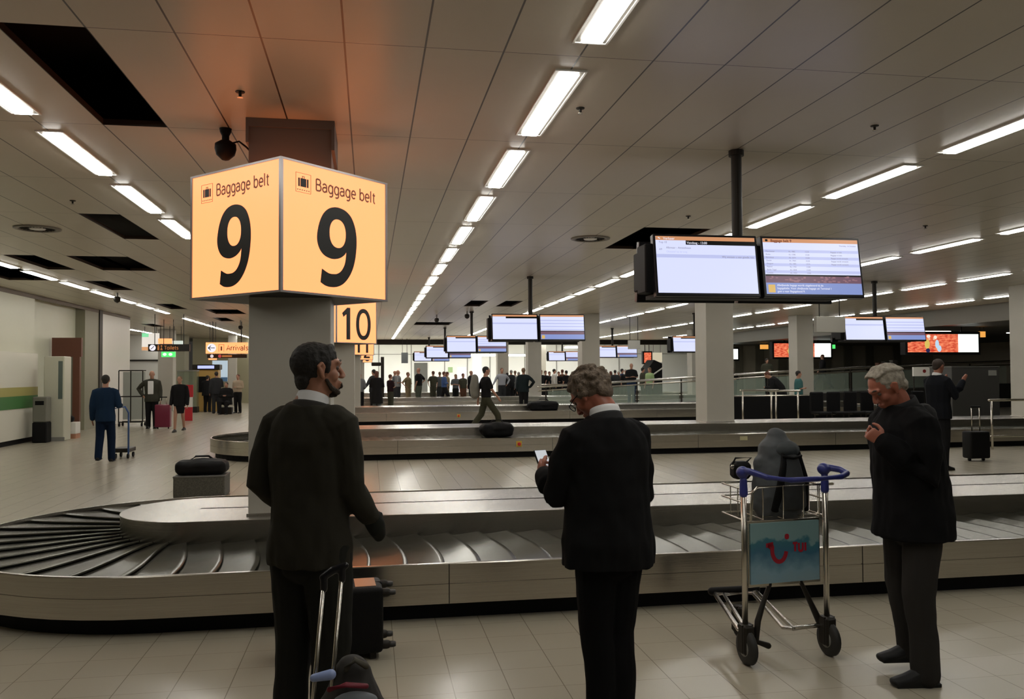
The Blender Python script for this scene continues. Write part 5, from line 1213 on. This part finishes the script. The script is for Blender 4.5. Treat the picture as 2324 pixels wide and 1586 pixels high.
crowd((1300, 1375, 1386, 1396, 1404, 1412, 1420), 45.4, 'in the queue beside the curly haired man', 'queue right of the curly haired man', (BR, GR, K, DG, BR, NV, K), 1.74)
person('broad man in black shirt leaning on the sloping handrail', (pxx(1433, 34.2), 34.2, ramp_z(pxx(1433, 34.2)) + .05), 180, 1.72, ('fold', 'fold'), top=(K, 'tee'), legs=(NV, 'trousers'), hair=(rd, 'bald'), fat=1.25)
person('person in dark jacket left of the green shirted woman', (pxx(1459, 43.2), 43.2, 0), 90, 1.9, ('down', 'fold'), top=(OL, 'jacket'), legs=(K, 'trousers'), hair=(dk, 'short'))
person('woman in pale green shirt near the escalator', (pxx(1474, 41.6), 41.6, 0), 240, 1.90, ('down', 'down'), top=((.30, .42, .20), 'tee'), legs=(K, 'trousers'), hair=(bd_, 'long'))
# shaded right side
person('man in dark clothes behind the ramp rail, right of the thick column', (pxx(1663, 41.5), 41.5, 0), 180, 1.85, ('fold', 'fold'), top=(K, 'jacket'), legs=(K, 'trousers'), hair=(rd, 'short'))
X_ = pxx(1741, 35); person('hooded dark figure on the ramp below the farther advertising box', (X_, 35, ramp_z(X_)), 180, 1.62, ('fold', 'fold'), top=(OL, 'coat'), legs=(K, 'trousers'), hair=(dk, 'long'))
person('man in black bending forward behind the barrier rails', (pxx(1770, 26.5), 26.5, 0), -70, 1.80, ('fold', 'fold'), lean=38, top=(K, 'coat'), legs=(K, 'trousers'), hair=(rd, 'short'))
person('woman in teal top beside the shaded column', (pxx(1812, 25.0), 25.0, 0), 110, 1.68, ('fold', 'fold'), top=((.05, .14, .14), 'tee'), legs=(K, 'trousers'), hair=(dk, 'short'))
X_ = pxx(1867, 34.6); person('man in dark coat striding along the ramp before the white light panel', (X_, 34.6, ramp_z(X_) + .10), -75, 1.58, ('swingf', 'swing'), top=(K, 'jacket'), legs=(DG, 'trousers'), hair=(rd, 'short'), step=1.5)
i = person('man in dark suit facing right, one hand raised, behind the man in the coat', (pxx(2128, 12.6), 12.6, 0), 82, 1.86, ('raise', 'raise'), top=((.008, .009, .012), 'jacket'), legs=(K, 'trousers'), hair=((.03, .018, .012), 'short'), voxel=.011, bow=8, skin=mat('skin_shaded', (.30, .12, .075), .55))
collar(i, m_shirt, .066, .035, dz=.014)
for k, (x, lb, cl) in enumerate(((1996, 'reddish parcel', (.2, .07, .04)), (2010, 'dark parcel', (.05, .05, .045)), (2028, 'square grey box', (.12, .11, .10)))):
    Xb = pxx(x, 35.4); t = thing('parcel', lb + ' standing on the ramp behind the handrail', 'parcel', (Xb, 35.4, ramp_z(Xb) + .012)); MB().box((-.13, -.15, 0), (.13, .15, 1.15 + .05 * k), .02).build('parcel_body', mat('parcel_%d' % k, cl, .6), t)
